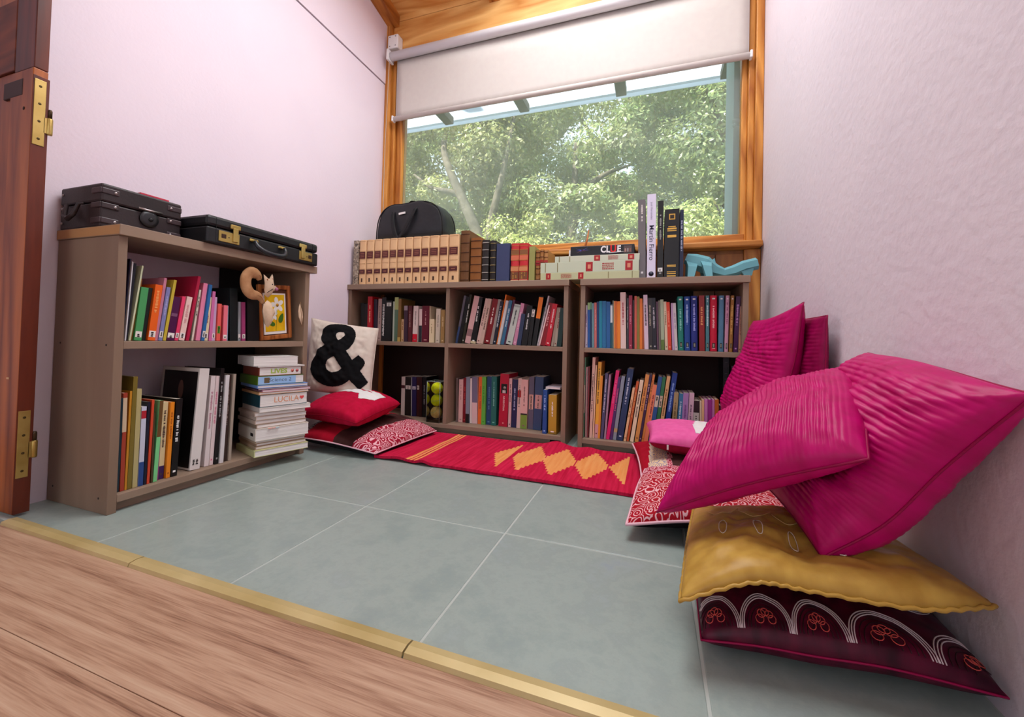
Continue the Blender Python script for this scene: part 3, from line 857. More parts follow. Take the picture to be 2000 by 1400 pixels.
for k in range(41):
    t = k / 40
    ch.append((xa - 0.012 - 0.018 * math.sin(t * 3), 1.168 + 0.01 * math.sin(4 * t), 2.31 - 1.05 * t))
lp(MB().tube(ch, 0.0022, 6), 'pull_cord', mat('cord_grey', 'b8a898', 0.6), bl)

sx = tag(empty('junction_box', (-1.275, BW - 0.03, 2.43)), 'small white electrical junction box at the window corner', 'electrical box')
lp(MB().bbox((-1.312, 1.165, 2.385), (-1.235, BW - 0.012, 2.475), 0.006), 'cover', white_pl, sx)
for x, z in ((-1.295, 2.40), (-1.252, 2.40), (-1.295, 2.46), (-1.252, 2.46)):
    lp(MB().lathe([(0.004, 0), (0.003, 0.001)], (x, 1.1635, z), 10, axis='y'), 'screw', mat('grey_screw', '8a8a92', 0.4, 0.5, 0.5), sx)

# ------------------------------------------------------------------ bookcases
def panel(name, a, b, m, par, e=0.0015):
    o = MB().bbox(a, b, e).build(name, m, par)
    o.location = -Vector(par.location)
    return o
PT = 0.022
HB, ZMID, ZBOT, ZTOP = 0.782, 0.4835, 0.0500, 0.812

# left bookcase (faces +X, open back, wall shows through)
x0, x1, y0, y1 = LW + 0.0025, -1.0559, -0.3273, 0.3474
bA = tag(empty('bookcase', ((x0 + x1) / 2, (y0 + y1) / 2, 0)), 'low taupe two-tier bookcase against the pink wall beside the door', 'bookcase', 'low taupe bookcases')
panel('side_panel', (x0, y0, 0), (x1, y0 + PT, HB), veneer_v, bA)
panel('side_panel', (x0, y1 - PT, 0), (x1, y1, HB), veneer_v, bA)
veneer_y = wood('lengthwise_taupe_melamine', '8c7563', '9a8471', 'Y', 1.3, 0.5, 0.35, 3, False, 0.5)
panel('top_board', (x0, y0 - 0.004, HB), (x1 + 0.012, y1 + 0.028, ZTOP), veneer_y, bA)
panel('board_end', (x0 + 0.002, y0 - 0.0048, HB + 0.002), (x1 + 0.010, y0 - 0.0040, ZTOP - 0.002), raw_end, bA, 0.0003)
panel('shelf', (x0, y0 + PT, ZMID - PT), (x1, y1 - PT, ZMID), veneer_y, bA)
panel('shelf', (x0, y0 + PT, ZBOT - PT), (x1, y1 - PT, ZBOT), veneer_y, bA)
panel('kick_board', (x1 - 0.04, y0 + PT, 0), (x1 - 0.022, y1 - PT, ZBOT - PT), veneer_y, bA)
panel('dark_back', (x0, 0.16, ZBOT), (x0 + 0.012, y1 - PT, HB), mat('dark_backing', '1a1517', 0.8), bA)
for px_, pz in ((x0 + 0.035, 0.472), (x1 - 0.035, 0.472), (x1 - 0.04, 0.042), (x0 + 0.03, 0.045)):
    o = MB().lathe([(0.0032, 0), (0.003, 0.0006), (0.0012, 0.0008)], (px_, y0 - 0.0006, pz), 10, axis='y').build('screw_cap', mat('dark_screw', '2a201a', 0.5), bA)
    o.location = -Vector(bA.location)

def back_case(xl, xr, div, label):
    ya, yb = 0.9252, BW - 0.009
    o = tag(empty('bookcase', ((xl + xr) / 2, (ya + yb) / 2, 0)), label, 'bookcase', 'low taupe bookcases')
    panel('side_panel', (xl, ya, 0), (xl + PT, yb, HB), veneer_v, o)
    panel('side_panel', (xr - PT, ya, 0), (xr, yb, HB), veneer_v, o)
    panel('top_board', (xl - 0.0015, ya - 0.012, HB), (xr + 0.004, yb, ZTOP), veneer, o)
    cells = [(xl + PT, xr - PT)]
    if div is not None:
        panel('divider', (div - PT / 2, ya + 0.002, ZBOT), (div + PT / 2, yb, HB), veneer_v, o)
        cells = [(xl + PT, div - PT / 2), (div + PT / 2, xr - PT)]
    for a, b in cells:
        panel('shelf', (a, ya + 0.001, ZMID - PT), (b, yb, ZMID), veneer, o)
    panel('shelf', (xl + PT, ya, ZBOT - PT), (xr - PT, yb, ZBOT), veneer, o)
    shade_bk = mat('painted_shade_back', '2a1712', 0.8)  # added dark sheet, paints in the shade inside the open-backed case
    panel('dark_back', (xl + PT, yb - 0.006, ZBOT), (xr - PT, yb, ZMID - PT), shade_bk, o)
    panel('dark_back', (xl + PT, yb - 0.006, ZMID), (xr - PT - (0 if div else 0.17), yb, HB), shade_bk, o)
    panel('kick_board', (xl + PT, ya + 0.03, 0), (xr - PT - (0.06 if div else 0), ya + 0.045, ZBOT - PT), veneer, o)
    return o
bB = back_case(LW + 0.0025, -0.0321, -0.690, 'long low taupe bookcase with four compartments under the window')
bC = back_case(0.0282, 0.7418, None, 'narrower low taupe bookcase beside the stacked magenta cushions')

# ------------------------------------------------------------------ books
ORD = ('first second third fourth fifth sixth seventh eighth ninth tenth eleventh twelfth thirteenth fourteenth fifteenth sixteenth '
       'seventeenth eighteenth nineteenth twentieth').split()
def ordinal(n):
    if n <= 20:
        return ORD[n - 1]
    t, u = divmod(n, 10)
    if u == 0:
        return {3: 'thirtieth', 4: 'fortieth'}[t]
    return {2: 'twenty', 3: 'thirty', 4: 'forty'}[t] + '-' + ORD[u - 1]

def spine_patch(par, t, h, z0, z1, m, w=1.0, y=-0.0003, name='spine_band', x0=None, x1=None):
    a = t * (1 - w) / 2 if x0 is None else x0
    b = t - a if x1 is None else x1
    return MB().box((a, y, z0 * h), (b, y + 0.0004, z1 * h)).build(name, m, par)

def lettering(par, t, h, m, z0, z1, seed, rows=1, y=-0.0007, horiz=False):
    """illegible title: short strokes running along the spine"""
    rg = random.Random(seed)
    mb = MB()
    for k in range(rows):
        cx = t * (k + 1) / (rows + 1)
        wd = min(t * 0.5 / rows, 0.009)
        z = z1 * h
        while z > z0 * h:
            l = rg.uniform(0.0018, 0.0042)
            if rg.random() > 0.18:
                s_ = rg.uniform(0.6, 1.0) * wd / 2
                mb.box((cx - s_, y, z - l), (cx + s_ * rg.uniform(0.5, 1), y + 0.0004, z))
            z -= l + 0.0013
    if mb.v:
        return mb.build('lettering', m, par)

def book_mesh(t, h, d, m, rounded):
    """U-shaped cover: two boards and a spine"""
    c = min(0.0022, t * 0.16)
    if rounded and t > 0.012:
        n = 6
        b = min(0.006, t * 0.2)
        outer = [(t / 2 - t / 2 * math.cos(PI * k / n), b - b * math.sin(PI * k / n)) for k in range(n + 1)]
        inner = [(t / 2 + (t / 2 - c) * math.cos(PI * k / n), b + c - b * math.sin(PI * k / n)) for k in range(n + 1)]
    else:
        outer = [(0, 0), (t, 0)]
        inner = [(t - c, c), (c, c)]
    poly = outer + [(t, d), (t - c, d)] + inner + [(c, d), (0, d)]
    mb = MB()
    n = len(poly)
    vs_ = [(p, q, 0) for p, q in poly] + [(p, q, h) for p, q in poly]
    fs_ = [(i, (i + 1) % n, n + (i + 1) % n, n + i) for i in range(n)]
    mb.add(vs_, fs_)
    tris = tessellate_polygon([[Vector((p, q, 0)) for p, q in poly]])
    mb.add(vs_[:n], [tuple(t_) for t_ in tris])
    mb.add(vs_[n:], [tuple(t_) for t_ in tris])
    return mb, c

def make_book(t, h, d, col, style, name='book', seed=0, rounded=None):
    st = style.split(',') if style else []
    hard = rounded if rounded is not None else any(s[:1] in 'RGVN' for s in st)
    mb, c = book_mesh(t, h, d, None, hard)
    o = mb.build(name, paint(col, 0.42 if not hard else 0.55))
    ip = min(0.003, 0.03 * h)
    MB().box((c, c + 0.0005 + (min(0.006, t * 0.2) if hard and t > 0.012 else 0), ip if hard else 0.0008), (t - c, d - (0.003 if hard else 0.0006), h - (ip if hard else 0.0008))).build('pages', pages_m, o)
    for s in st:
        a = s.split(':')
        k = a[0]
        if k == 'T':
            rg = random.Random(seed * 13 + 5)
            z1 = rg.uniform(0.78, 0.92)
            lettering(o, t, h, paint(a[1]), z1 - rg.uniform(0.3, 0.5), z1, seed, 1)
            if rg.random() < 0.7 and t > 0.006:
                spine_patch(o, t, h, 0.05, 0.05 + min(0.006, t * 0.5) / h, paint(a[1]), 0.4, name='publisher_mark')
        elif k == 'W':
            lettering(o, t * 1.0, h, white_m, 0.12, 0.84, seed, 1)
            lettering(o, t * 0.8, h, white_m, 0.12, 0.84, seed + 3, 2)
        elif k == 'B':
            spine_patch(o, t, h, float(a[2]), float(a[3]), paint(a[1]), 0.985, y=-0.0002)
        elif k == 'P':
            spine_patch(o, t, h, float(a[2]), float(a[3]), paint(a[1]), 0.8, name='spine_patch')
            if t > 0.008:
                lettering(o, t, h, black_m, float(a[2]) + 0.02, float(a[3]) - 0.02, seed, 1, -0.0009)
        elif k == 'L':
            spine_patch(o, t, h, 0.06, 0.17, white_m, 0.86, name='call_label')
            lettering(o, t, h, black_m, 0.075, 0.15, seed, 1, -0.0009)
        elif k == 'N':
            spine_patch(o, t, h, 0.06, 0.15, black_m, 0.42, name='black_label')
            spine_patch(o, t, h, 0.075, 0.135, paint('8a8a7a'), 0.22, y=-0.0009, name='label_mark')
            spine_patch(o, t, h, 0.93, 0.955, paint('d8dcd8'), 0.4, name='publisher_mark')
        elif k == 'R':
            for z in (0.05, 0.22, 0.40, 0.58, 0.76, 0.93):
                MB().tube([(0.0006, 0.004, z * h), (t * 0.2, 0.0002, z * h), (t / 2, -0.0012, z * h), (t * 0.8, 0.0002, z * h), (t - 0.0006, 0.004, z * h)], 0.0022, 6).build('raised_band', paint(a[1]), o)
        elif k == 'G':
            for z0, z1, cc in ((0.0, 0.03, 'd8b088'), (0.05, 0.24, '7a4a2c'), (0.27, 0.38, 'd0885a'), (0.56, 0.68, 'd87050'), (0.70, 0.82, '8a5a34')):
                spine_patch(o, t, h, z0, z1, paint(cc), 0.97, y=-0.0002)
            for z in (0.26, 0.39, 0.545, 0.69, 0.83, 0.93):
                spine_patch(o, t, h, z, z + 0.012, gold_m, 0.97, y=-0.0004, name='gilt_line')
            lettering(o, t, h, gold_m, 0.06, 0.23, seed, 2, -0.001)
        elif k == 'V':
            for z0, z1, cc in ((0.58, 0.735, '5a2422'), (0.24, 0.335, '521f20')):
                spine_patch(o, t, h, z0, z1, paint(cc), 0.84, name='title_label')
            for z in (0.225, 0.345, 0.465, 0.565, 0.745, 0.965):
                spine_patch(o, t, h, z, z + 0.006, paint('a8784a'), 0.9, y=-0.0004, name='rule_line')
            for z in (0.62, 0.655, 0.69):
                spine_patch(o, t, h, z, z + 0.012, paint('96604a'), 0.55, y=-0.0009, name='lettering')
            spine_patch(o, t, h, 0.275, 0.295, paint('96604a'), 0.4, y=-0.0009, name='lettering')
            spine_patch(o, t, h, 0.055, 0.14, paint('4a3020'), 0.2, name='emblem')
        elif k == 'S':
            for q in range(16):
                z = h * (0.06 + 0.88 * q / 15)
                MB().tube([(t * 0.5 + 0.005 * math.cos(2 * PI * e / 10), 0.001 + 0.005 * math.sin(2 * PI * e / 10), z) for e in range(10)], 0.0006, 4, closed=True).build('ring', mat('ring_wire', '8a8a90', 0.35, 0.5, 0.8), o)
        elif k == 'A':
            spine_patch(o, t, h, 0.63, 0.81, black_m, 0.7, name='portrait')
            MB().lathe([(t * 0.17, 0), (t * 0.15, 0.0004)], (t * 0.55, -0.0008, h * 0.735), 14, axis='y').build('portrait_face', paint('b8b4b0'), o)
            spine_patch(o, t, h, 0.635, 0.69, paint('c8c0bc'), 0.36, y=-0.0009, name='portrait_collar')
            text_mesh('title', 'ARGENTINA', 0.0135, paint('f0c8c8'), o, (t / 2, -0.0008, h * 0.44), (PI / 2, PI / 2, 0), sx=1.05, offset=0.0002)
            spine_patch(o, t, h, 0.055, 0.075, paint('e8a0a0'), 0.15, name='publisher_mark')
        elif k == 'K':
            MB().box((-0.0006, 0.006, 0.02 * h), (-0.0001, d - 0.012, 0.965 * h)).build('cover_photo', paint('120d0e'), o)
            MB().sphere((-0.0004, d * 0.45, h * 0.78), (0.0006, 0.014, 0.034), 10).build('portrait_face', paint('6a4a40'), o)
            lettering(o, t, h, black_m, 0.05, 0.1, seed, 2)
        elif k == 'X1':
            lettering(o, t * 1.1, h, paint('e8e4dc'), 0.72, 0.93, seed, 1)
            spine_patch(o, t, h, 0.06, 0.085, paint('d8d8d8'), 0.3, name='publisher_mark')
        elif k == 'X2':
            text_mesh('title', 'Mart\u00edn Fierro', 0.030, paint('3a3a52'), o, (t / 2, -0.0008, h * 0.42), (PI / 2, PI / 2, 0), offset=0.0001, sx=1.0)
            text_mesh('author', 'Jos\u00e9 Hern\u00e1ndez', 0.013, paint('8a88a0'), o, (t / 2, -0.0008, h * 0.80), (PI / 2, PI / 2, 0))
            MB().lathe([(t * 0.3, 0), (t * 0.28, 0.0004)], (t / 2, -0.0006, h * 0.05), 14, axis='y').build('publisher_mark', paint('2c2c40'), o)
        elif k == 'Y':
            for z0, z1, w in ((0.845, 0.93, 0.42), (0.015, 0.03, 0.6), (0.05, 0.062, 0.6), (0.075, 0.088, 0.6), (0.155, 0.165, 0.6), (0.172, 0.184, 0.6), (0.585, 0.62, 0.6), (0.675, 0.69, 0.62), (0.70, 0.725, 0.62), (0.735, 0.75, 0.5)):
                spine_patch(o, t, h, z0, z1, gold_m, w, name='gilt_mark')
            spine_patch(o, t, h, 0.86, 0.915, paint('2a1c10'), 0.28, y=-0.0009, name='emblem_centre')
    return o

SHELF = {
 'mul': ('upper left compartment of the long bookcase', 'books in the upper left compartment of the long bookcase'),
 'mur': ('upper right compartment of the long bookcase', 'books in the upper right compartment of the long bookcase'),
 'mll': ('lower left compartment of the long bookcase', 'books in the lower left compartment of the long bookcase'),
 'mlr': ('lower right compartment of the long bookcase', 'books in the lower right compartment of the long bookcase'),
 'mlr2': ('', 'books in the lower right compartment of the long bookcase'),
 'ru': ('upper shelf of the narrower bookcase', 'books on the upper shelf of the narrower bookcase'),
 'rl': ('lower shelf of the narrower bookcase', 'books on the lower shelf of the narrower bookcase'),
 'lu': ('upper shelf of the door-side bookcase', 'storybooks on the upper shelf of the door-side bookcase'),
 'll': ('lower shelf of the door-side bookcase', 'picture books on the lower shelf of the door-side bookcase'),
 't2': ('top of the long bookcase', 'old bound books on top of the long bookcase'),
 't3': ('top of the narrower bookcase', 'tall books on top of the narrower bookcase'),
}
rgb_ = random.Random(3)
nset = 0
for key, (axis, plane, depth, zb, rows) in BOOKS.items():
    place, group = SHELF[key]
    for i, (p, t, h, lean, col, desc, style) in enumerate(rows):
        if key in ('t2', 't3'):
            lean = 0.0 if key == 't2' else lean * 0.4
        d = depth * rgb_.uniform(0.9, 1.08) * (1.0 if h > 0.17 else 0.85)
        back = rgb_.uniform(0, 0.012)
        if key == 'll' and i < 10:
            back = 0.0
        if key == 'ru' and h > 0.2:
            back *= 0.3
        if 'V' in style.split(','):
            h, back, d = 0.262, 0.0, 0.165
            nset += 1
            desc = 'cream book with two dark red labels'
            lab = 'cream bound volume with dark red labels, %s of its set of twelve' % ordinal(nset)
            grp = 'matching cream volumes on the long bookcase'
        else:
            lab = '%s, %s from left on %s' % (desc, ordinal(i + 1), place)
            grp = group
        if key == 'mlr2':
            lab = desc + (' sticking out of the lower right compartment' if i == 0 else ', last before the right side panel of the long bookcase')
        while len(lab.split()) > 16:
            w_ = desc.split()
            desc = ' '.join(w_[:-3]) if w_[-3] in ('with', 'and') else ' '.join(w_[:-2]) if w_[-2] in ('with', 'and') else ' '.join(w_[1:])
            lab = '%s, %s from left on %s' % (desc, ordinal(i + 1), place)
        o = make_book(max(t - 0.0004, 0.0022), h, d, col, style, seed=hash((key, i)) % 1000 if False else len(key) * 131 + i * 17)
        lift = t * math.sin(lean) if lean > 0 else 0.0
        z = zb + lift + 0.0003
        if axis == 'y':
            o.location = (p + 0.0002, plane + back, z)
            o.rotation_euler = (0, lean, 0)
        else:
            o.location = (plane - back, p + 0.0002, z)
            o.rotation_euler = (0, lean, PI / 2)
        tag(o, lab, 'book', grp)

# marbled slipcase standing at the wall end of the cream set
o = make_book(0.034, 0.262, 0.17, '8a7a6c', '', rounded=False)
mb_m = mottled('marbled_paper', [(0.35, '4a4440'), (0.5, '9a8a78'), (0.65, 'c8bca8')], 40, 6, 0.6, 0.3, 0.0, distort=2.0)
o.data.materials[0] = mb_m
o.location = (-1.3265, 0.93, 0.8123)
tag(o, 'grey marbled binder at the wall end of the cream volumes', 'binder')

# lying notebook on the last books of the lower right compartment
def flat_book(w, d, h, col, spine='front', name='book', pages=None, seed=0, label_style=()):
    """book lying flat: local x = width along the front, y = depth, z = thickness"""
    c = min(0.002, h * 0.18)
    mb = MB()
    if spine == 'front':
        mb.box((0, 0, 0), (w, d, c)).box((0, 0, h - c), (w, d, h)).bbox((0, -0.0006, 0), (w, c + 0.001, h), 0.0012)
        pa, pb = (0.003, c, c), (w - 0.003, d - 0.003, h - c)
    elif spine == 'left':
        mb.box((0, 0, 0), (w, d, c)).box((0, 0, h - c), (w, d, h)).bbox((-0.0006, 0, 0), (c + 0.001, d, h), 0.0012)
        pa, pb = (c, 0.0012, c), (w - 0.0012, d - 0.002, h - c)
    else:
        mb.box((0, 0, 0), (w, d, c)).box((0, 0, h - c), (w, d, h)).box((0, d - c, 0), (w, d, h))
        pa, pb = (0.001, 0.0008, c), (w - 0.001, d - c, h - c)
    o = mb.build(name, paint(col))
    MB().box(pa, pb).build('pages', pages or pages_w, o)
    return o
nb = flat_book(0.075, 0.15, 0.010, 'd8d0dc', 'none', 'notebook')
nb.location = (-0.142, 0.955, 0.2720)
tag(nb, 'thin white notebook lying across the yellow and royal blue books', 'notebook')

# magazine stack spilling from the lower shelf of the door-side bookcase
STK = [  # height, dx, dy, width, depth, colour, spine, description
 (0.025, -.004, -.006, .200, .175, 'c8c890', 'left', 'pale yellow green softcover, bottom of the magazine stack'),
 (0.012, .004, .006, .185, .165, 'b8a088', 'left', 'beige magazine, second from the bottom of the stack'),
 (0.011, .006, .008, .182, .165, 'a88a70', 'left', 'tan magazine, third from the bottom of the stack'),
 (0.011, .003, .007, .184, .165, 'c0a890', 'left', 'sandy magazine, fourth from the bottom of the stack'),
 (0.046, -.002, -.004, .196, .175, 'd8d0c4', 'left', 'thick off white catalogue with coloured tabs in the stack'),
 (0.015, .004, .004, .184, .168, 'a08a78', 'left', 'brown grey magazine lying on the thick catalogue'),
 (0.015, .000, .008, .188, .168, 'c8b4a4', 'left', 'pale beige magazine in the middle of the stack'),
 (0.015, .002, .006, .186, .168, 'd0beb0', 'left', 'cream magazine under the wide white one in the stack'),
 (0.015, -.004, .004, .186, .168, 'b8a294', 'left', 'rosy beige magazine below the wide white one'),
 (0.018, .010, -.004, .190, .172, 'dcd4cc', 'left', 'wide white magazine under the teal textbook'),
 (0.048, .010, .002, .178, .168, '12404c', 'left', 'teal textbook with orange name and red heart on its edge'),
 (0.010, .006, .000, .186, .170, 'c89868', 'left', 'tan notebook lying on the teal textbook'),
 (0.008, .018, -.002, .180, .172, 'c88aa0', 'left', 'pink folder near the top of the stack'),
 (0.007, .004, .004, .186, .170, '2a1c30', 'left', 'dark plum folder above the pink one'),
 (0.012, .000, .000, .186, .172, '6a90d0', 'left', 'blue notebook under the light blue textbook'),
 (0.034, .000, .002, .172, .165, '486a18', 'left', 'green textbook with light blue written edge'),
 (0.033, .006, .006, .155, .160, '7a3424', 'left', 'red brown textbook with green letters on its edge'),
 (0.005, .002, .002, .172, .165, 'e4e0dc', 'left', 'thin white sheaf under the top book of the stack'),
 (0.036, -.014, .004, .160, .165, 'dcd8d4', 'none', 'thick white paperback on top of the magazine stack'),
]
ang = math.radians(71)
ex = Vector((math.cos(ang), math.sin(ang), 0))
ey = Vector((-math.sin(ang), math.cos(ang), 0))
z = ZBOT + 0.0004
org = Vector((-1.034, 0.098, 0))
hand = paint('e09a70')
for k, (h, dx, dy, w, d, col, sp, desc) in enumerate(STK):
    nm = 'magazine' if 'magazine' in desc.split(',')[0].split(' ') else 'book'
    o = flat_book(w, d, h - 0.0004, col, sp, nm)
    p = org + ex * dx + ey * dy
    o.location = (p.x, p.y, z)
    o.rotation_euler = (0, 0, ang + random.Random(k).uniform(-0.02, 0.02))
    tag(o, desc, 'book' if nm == 'book' else 'magazine', 'books and magazines stacked flat in the door-side bookcase')
    fr = (PI / 2, 0, 0)
    if 'teal textbook with' in desc:
        text_mesh('hand_lettering', 'LUCILA', 0.030, hand, o, (w * 0.55, 0.0004, h * 0.5), fr, sx=0.95)
        hp = [(0.0085 * math.sin(t_) ** 3 * 1.0, 0.0085 * (0.8125 * math.cos(t_) - 0.3125 * math.cos(2 * t_) - 0.125 * math.cos(3 * t_) - 0.0625 * math.cos(4 * t_))) for t_ in [2 * PI * q / 24 for q in range(24)]]
        MB().prism([(a + w * 0.88, b + h * 0.55) for a, b in hp], 'y', 0.0002, 0.0009).build('heart', paint('e05050'), o)
    if 'light blue written' in desc:
        MB().box((0.0035, 0.0002, 0.002), (w * 0.82, 0.0010, h - 0.003)).build('tinted_edge', paint('9ac0e8'), o)
        text_mesh('hand_lettering', 'Science 2', 0.020, paint('4a5a78'), o, (w * 0.48, 0.0001, h * 0.5), fr, sx=1.1)
        MB().box((w * 0.14, -0.0002, h * 0.2), (w * 0.25, 0.0010, h * 0.8)).build('sticker', paint('6a5a40'), o)
    if 'green letters' in desc:
        text_mesh('hand_lettering', 'LIVES', 0.024, paint('a8c050'), o, (w * 0.46, 0.0004, h * 0.5), fr, offset=0.0008, sx=1.1)
        for q, cc in ((0.78, 'e88070'), (0.9, 'd06a6a')):
            MB().lathe([(0.006, 0), (0.005, 0.0006)], (w * q, 0.0002, h * 0.5), 12, axis='y').build('doodle', paint(cc), o)
    if 'coloured tabs' in desc:
        for q, cc in ((0.22, 'f08a78'), (0.29, 'f0a090'), (0.36, 'b8dcea')):
            MB().box((w * q, -0.006, h * 0.93), (w * (q + 0.055), 0.01, h * 0.95)).build('page_tab', paint(cc), o)
        lettering_m = black_m
        MB().box((-0.0012, 0.02, h * 0.35), (-0.0006, 0.045, h * 0.6)).build('spine_print', lettering_m, o)
    z += h

# pale green volumes lying across both bookcases, game box on top
GW = [(0.470, 0.035, -0.174, 'c0c49a', 'lowest of the three pale green volumes lying flat beside the grey book', 1),
      (0.470, 0.051, -0.176, 'c6d0b6', 'thickest pale green volume, between the other two lying flat', 0),
      (0.400, 0.030, -0.104, 'ccd4bc', 'pale green volume lying directly under the game box', 0)]
z = ZTOP + 0.0005
red_m = paint('a81820')
for k, (w, h, x, col, lab, rev) in enumerate(GW):
    o = flat_book(w, 0.17, h - 0.0005, col, 'front')
    o.location = (x + (0.292 - 0.174 + 0.174 - 0.296) * 0, 0.925 + 0.003 * k, z)
    tag(o, lab, 'book', 'pale green volumes lying flat under the game box')
    bands = [(0.06, 0.11), (0.22, 0.33), (0.40, 0.455)] if rev else [(0.48, 0.55), (0.645, 0.76), (0.87, 0.94)]
    for q, (a, b) in enumerate(bands):
        if q == 1:
            mb = MB()
            rg = random.Random(k)
            for r_ in range(4):
                xx = a
                while xx < b:
                    l = rg.uniform(0.006, 0.02)
                    mb.box((xx * w, -0.0014, h * (0.2 + 0.17 * r_)), (min(xx + l, b) * w, -0.0004, h * (0.28 + 0.17 * r_)))
                    xx += l + 0.004
            mb.build('lettering', red_m, o)
        else:
            MB().box((a * w, -0.0012, h * 0.06), (b * w, -0.0004, h * 0.94)).build('red_label', red_m, o)
            MB().box(((a + 0.02) * w, -0.0018, h * 0.3), ((b - 0.02) * w, -0.0010, h * 0.7)).build('gilt_mark', paint('d89070'), o)
    for a in ((0.70, 0.93) if rev else (0.05, 0.18)):
        MB().box((a * w, -0.0012, h * 0.05), (a * w + 0.004, -0.0004, h * 0.95)).build('rule_line', paint('8a8458'), o)
    z += h
gb = tag(empty('game_box', (-0.028, 0.935, z)), 'black board game box with white and red letters on green volumes', 'game box')
MB().bbox((0, 0, 0), (0.300, 0.20, 0.046), 0.002).build('lid', mat('game_box_black', '14141a', 0.35), gb)
fr = (PI / 2, 0, 0)
for ch_, x, cc, s in (('C', 0.158, 'f0f0f0', 0.042), ('L', 0.180, 'f0f0f0', 0.042), ('U', 0.204, 'e02020', 0.048), ('E', 0.230, 'f0f0f0', 0.042)):
    text_mesh('lettering', ch_, s, paint(cc), gb, (x, -0.0005, 0.0245 + (0.001 if ch_ == 'U' else 0)), fr, offset=0.0016, sx=0.85)
MB().prism([(0.185, 0.008), (0.24, 0.0105), (0.262, 0.0125), (0.24, 0.0125), (0.185, 0.0105)], 'y', -0.0008, -0.0002).build('dagger_print', white_m, gb)
rg = random.Random(5)
for k in range(15):
    a = rg.uniform(0, PI)
    l = rg.uniform(0.012, 0.034)
    cx, cz = 0.058, 0.026
    x1_, z1_ = cx + l * math.cos(a) * 1.3, cz + l * math.sin(a) * 0.5 * (1 if k % 2 else -1)
    MB().prism([(cx, cz - 0.001), (x1_, z1_), (cx, cz + 0.001)], 'y', -0.0009, -0.0003).build('burst_print', paint(['4a60d8', '6a78e0', 'a86a78', '8a5060'][k % 4]), gb)
MB().box((0.252, -0.0008, 0.006), (0.288, -0.0002, 0.040)).build('picture_print', paint('5a4a48'), gb)
for k in range(3):
    MB().box((0.256 + 0.011 * k, -0.0013, 0.010), (0.263 + 0.011 * k, -0.0007, 0.026)).build('figure_print', paint(['b08a80', '9a9090', '8a5a50'][k]), gb)
MB().bbox((-0.012, 0.02, 0.0), (-0.002, 0.17, 0.034), 0.001).build('white_end_flap', white_m, gb)

# ------------------------------------------------------------------ cushions
def fabric(name, col, col2=None, rough=0.6, sheen=0.3, weave=600, wb=0.15):
    m = mat(name, col, rough, 0.22 if rough < 0.6 else 0.15)
    if m.get('done'):
        return m
    m['done'] = 1
    ns, ls, b = nodes_of(m)
    b.inputs['Sheen Weight'].default_value = 0.0
    b.inputs['Sheen Roughness'].default_value = 0.4
    v = coords(m, 'UV')
    n1 = N(m, 'ShaderNodeTexNoise')
    n1.inputs['Scale'].default_value = 14
    n1.inputs['Detail'].default_value = 6
    ls.new(v, n1.inputs['Vector'])
    r = ramp(m, [(0.3, col2 or col), (0.7, col)])
    ls.new(n1.outputs['Fac'], r.inputs[0])
    ls.new(r.outputs[0], b.inputs['Base Color'])
    n2 = N(m, 'ShaderNodeTexNoise')
    n2.inputs['Scale'].default_value = weave
    ls.new(v, n2.inputs['Vector'])
    bump(m, n2.outputs['Fac'], wb, 0.002)
    return m

def paisley(name, base, line, scale=26, base2=None, amount=0.5):
    """printed bandana cloth: pale swirls and dots on a coloured ground"""
    m = mat(name, base, 0.8, 0.2)
    if m.get('done'):
        return m
    m['done'] = 1
    ns, ls, b = nodes_of(m)
    v = coords(m, 'UV')
    nz = N(m, 'ShaderNodeTexNoise')
    nz.inputs['Scale'].default_value = scale * 0.35
    nz.inputs['Detail'].default_value = 2
    ls.new(v, nz.inputs['Vector'])
    mixv = N(m, 'ShaderNodeMix', data_type='RGBA', blend_type='ADD')
    mixv.inputs[0].default_value = 0.12
    ls.new(v, mixv.inputs[6])
    ls.new(nz.outputs['Color'], mixv.inputs[7])
    vo = N(m, 'ShaderNodeTexVoronoi', feature='F1')
    vo.inputs['Scale'].default_value = scale
    ls.new(mixv.outputs[2], vo.inputs['Vector'])
    mu = N(m, 'ShaderNodeMath', operation='MULTIPLY')
    mu.inputs[1].default_value = 4.5
    ls.new(vo.outputs['Distance'], mu.inputs[0])
    pp = N(m, 'ShaderNodeMath', operation='PINGPONG')
    pp.inputs[1].default_value = 0.5
    ls.new(mu.outputs[0], pp.inputs[0])
    r = ramp(m, [(0.0, base), (amount * 0.5, base2 or base), (amount * 0.5 + 0.06, line), (1.0, line)])
    ls.new(pp.outputs[0], r.inputs[0])
    ls.new(r.outputs[0], b.inputs['Base Color'])
    return m

def quad_interp(pts, t):
    if len(pts) == 2:
        return pts[0].lerp(pts[1], t)
    # Catmull-Rom through all points
    n = len(pts) - 1
    x = min(max(t * n, 0), n - 1e-6)
    i = int(x)
    f = x - i
    p1, p2 = pts[i], pts[i + 1]
    p0 = pts[i - 1] if i > 0 else p1 * 2 - p2
    p3 = pts[i + 2] if i + 2 <= n else p2 * 2 - p1
    return 0.5 * ((2 * p1) + (p2 - p0) * f + (2 * p0 - 5 * p1 + 4 * p2 - p3) * f * f + (3 * p1 - p0 - 3 * p2 + p3) * f ** 3)

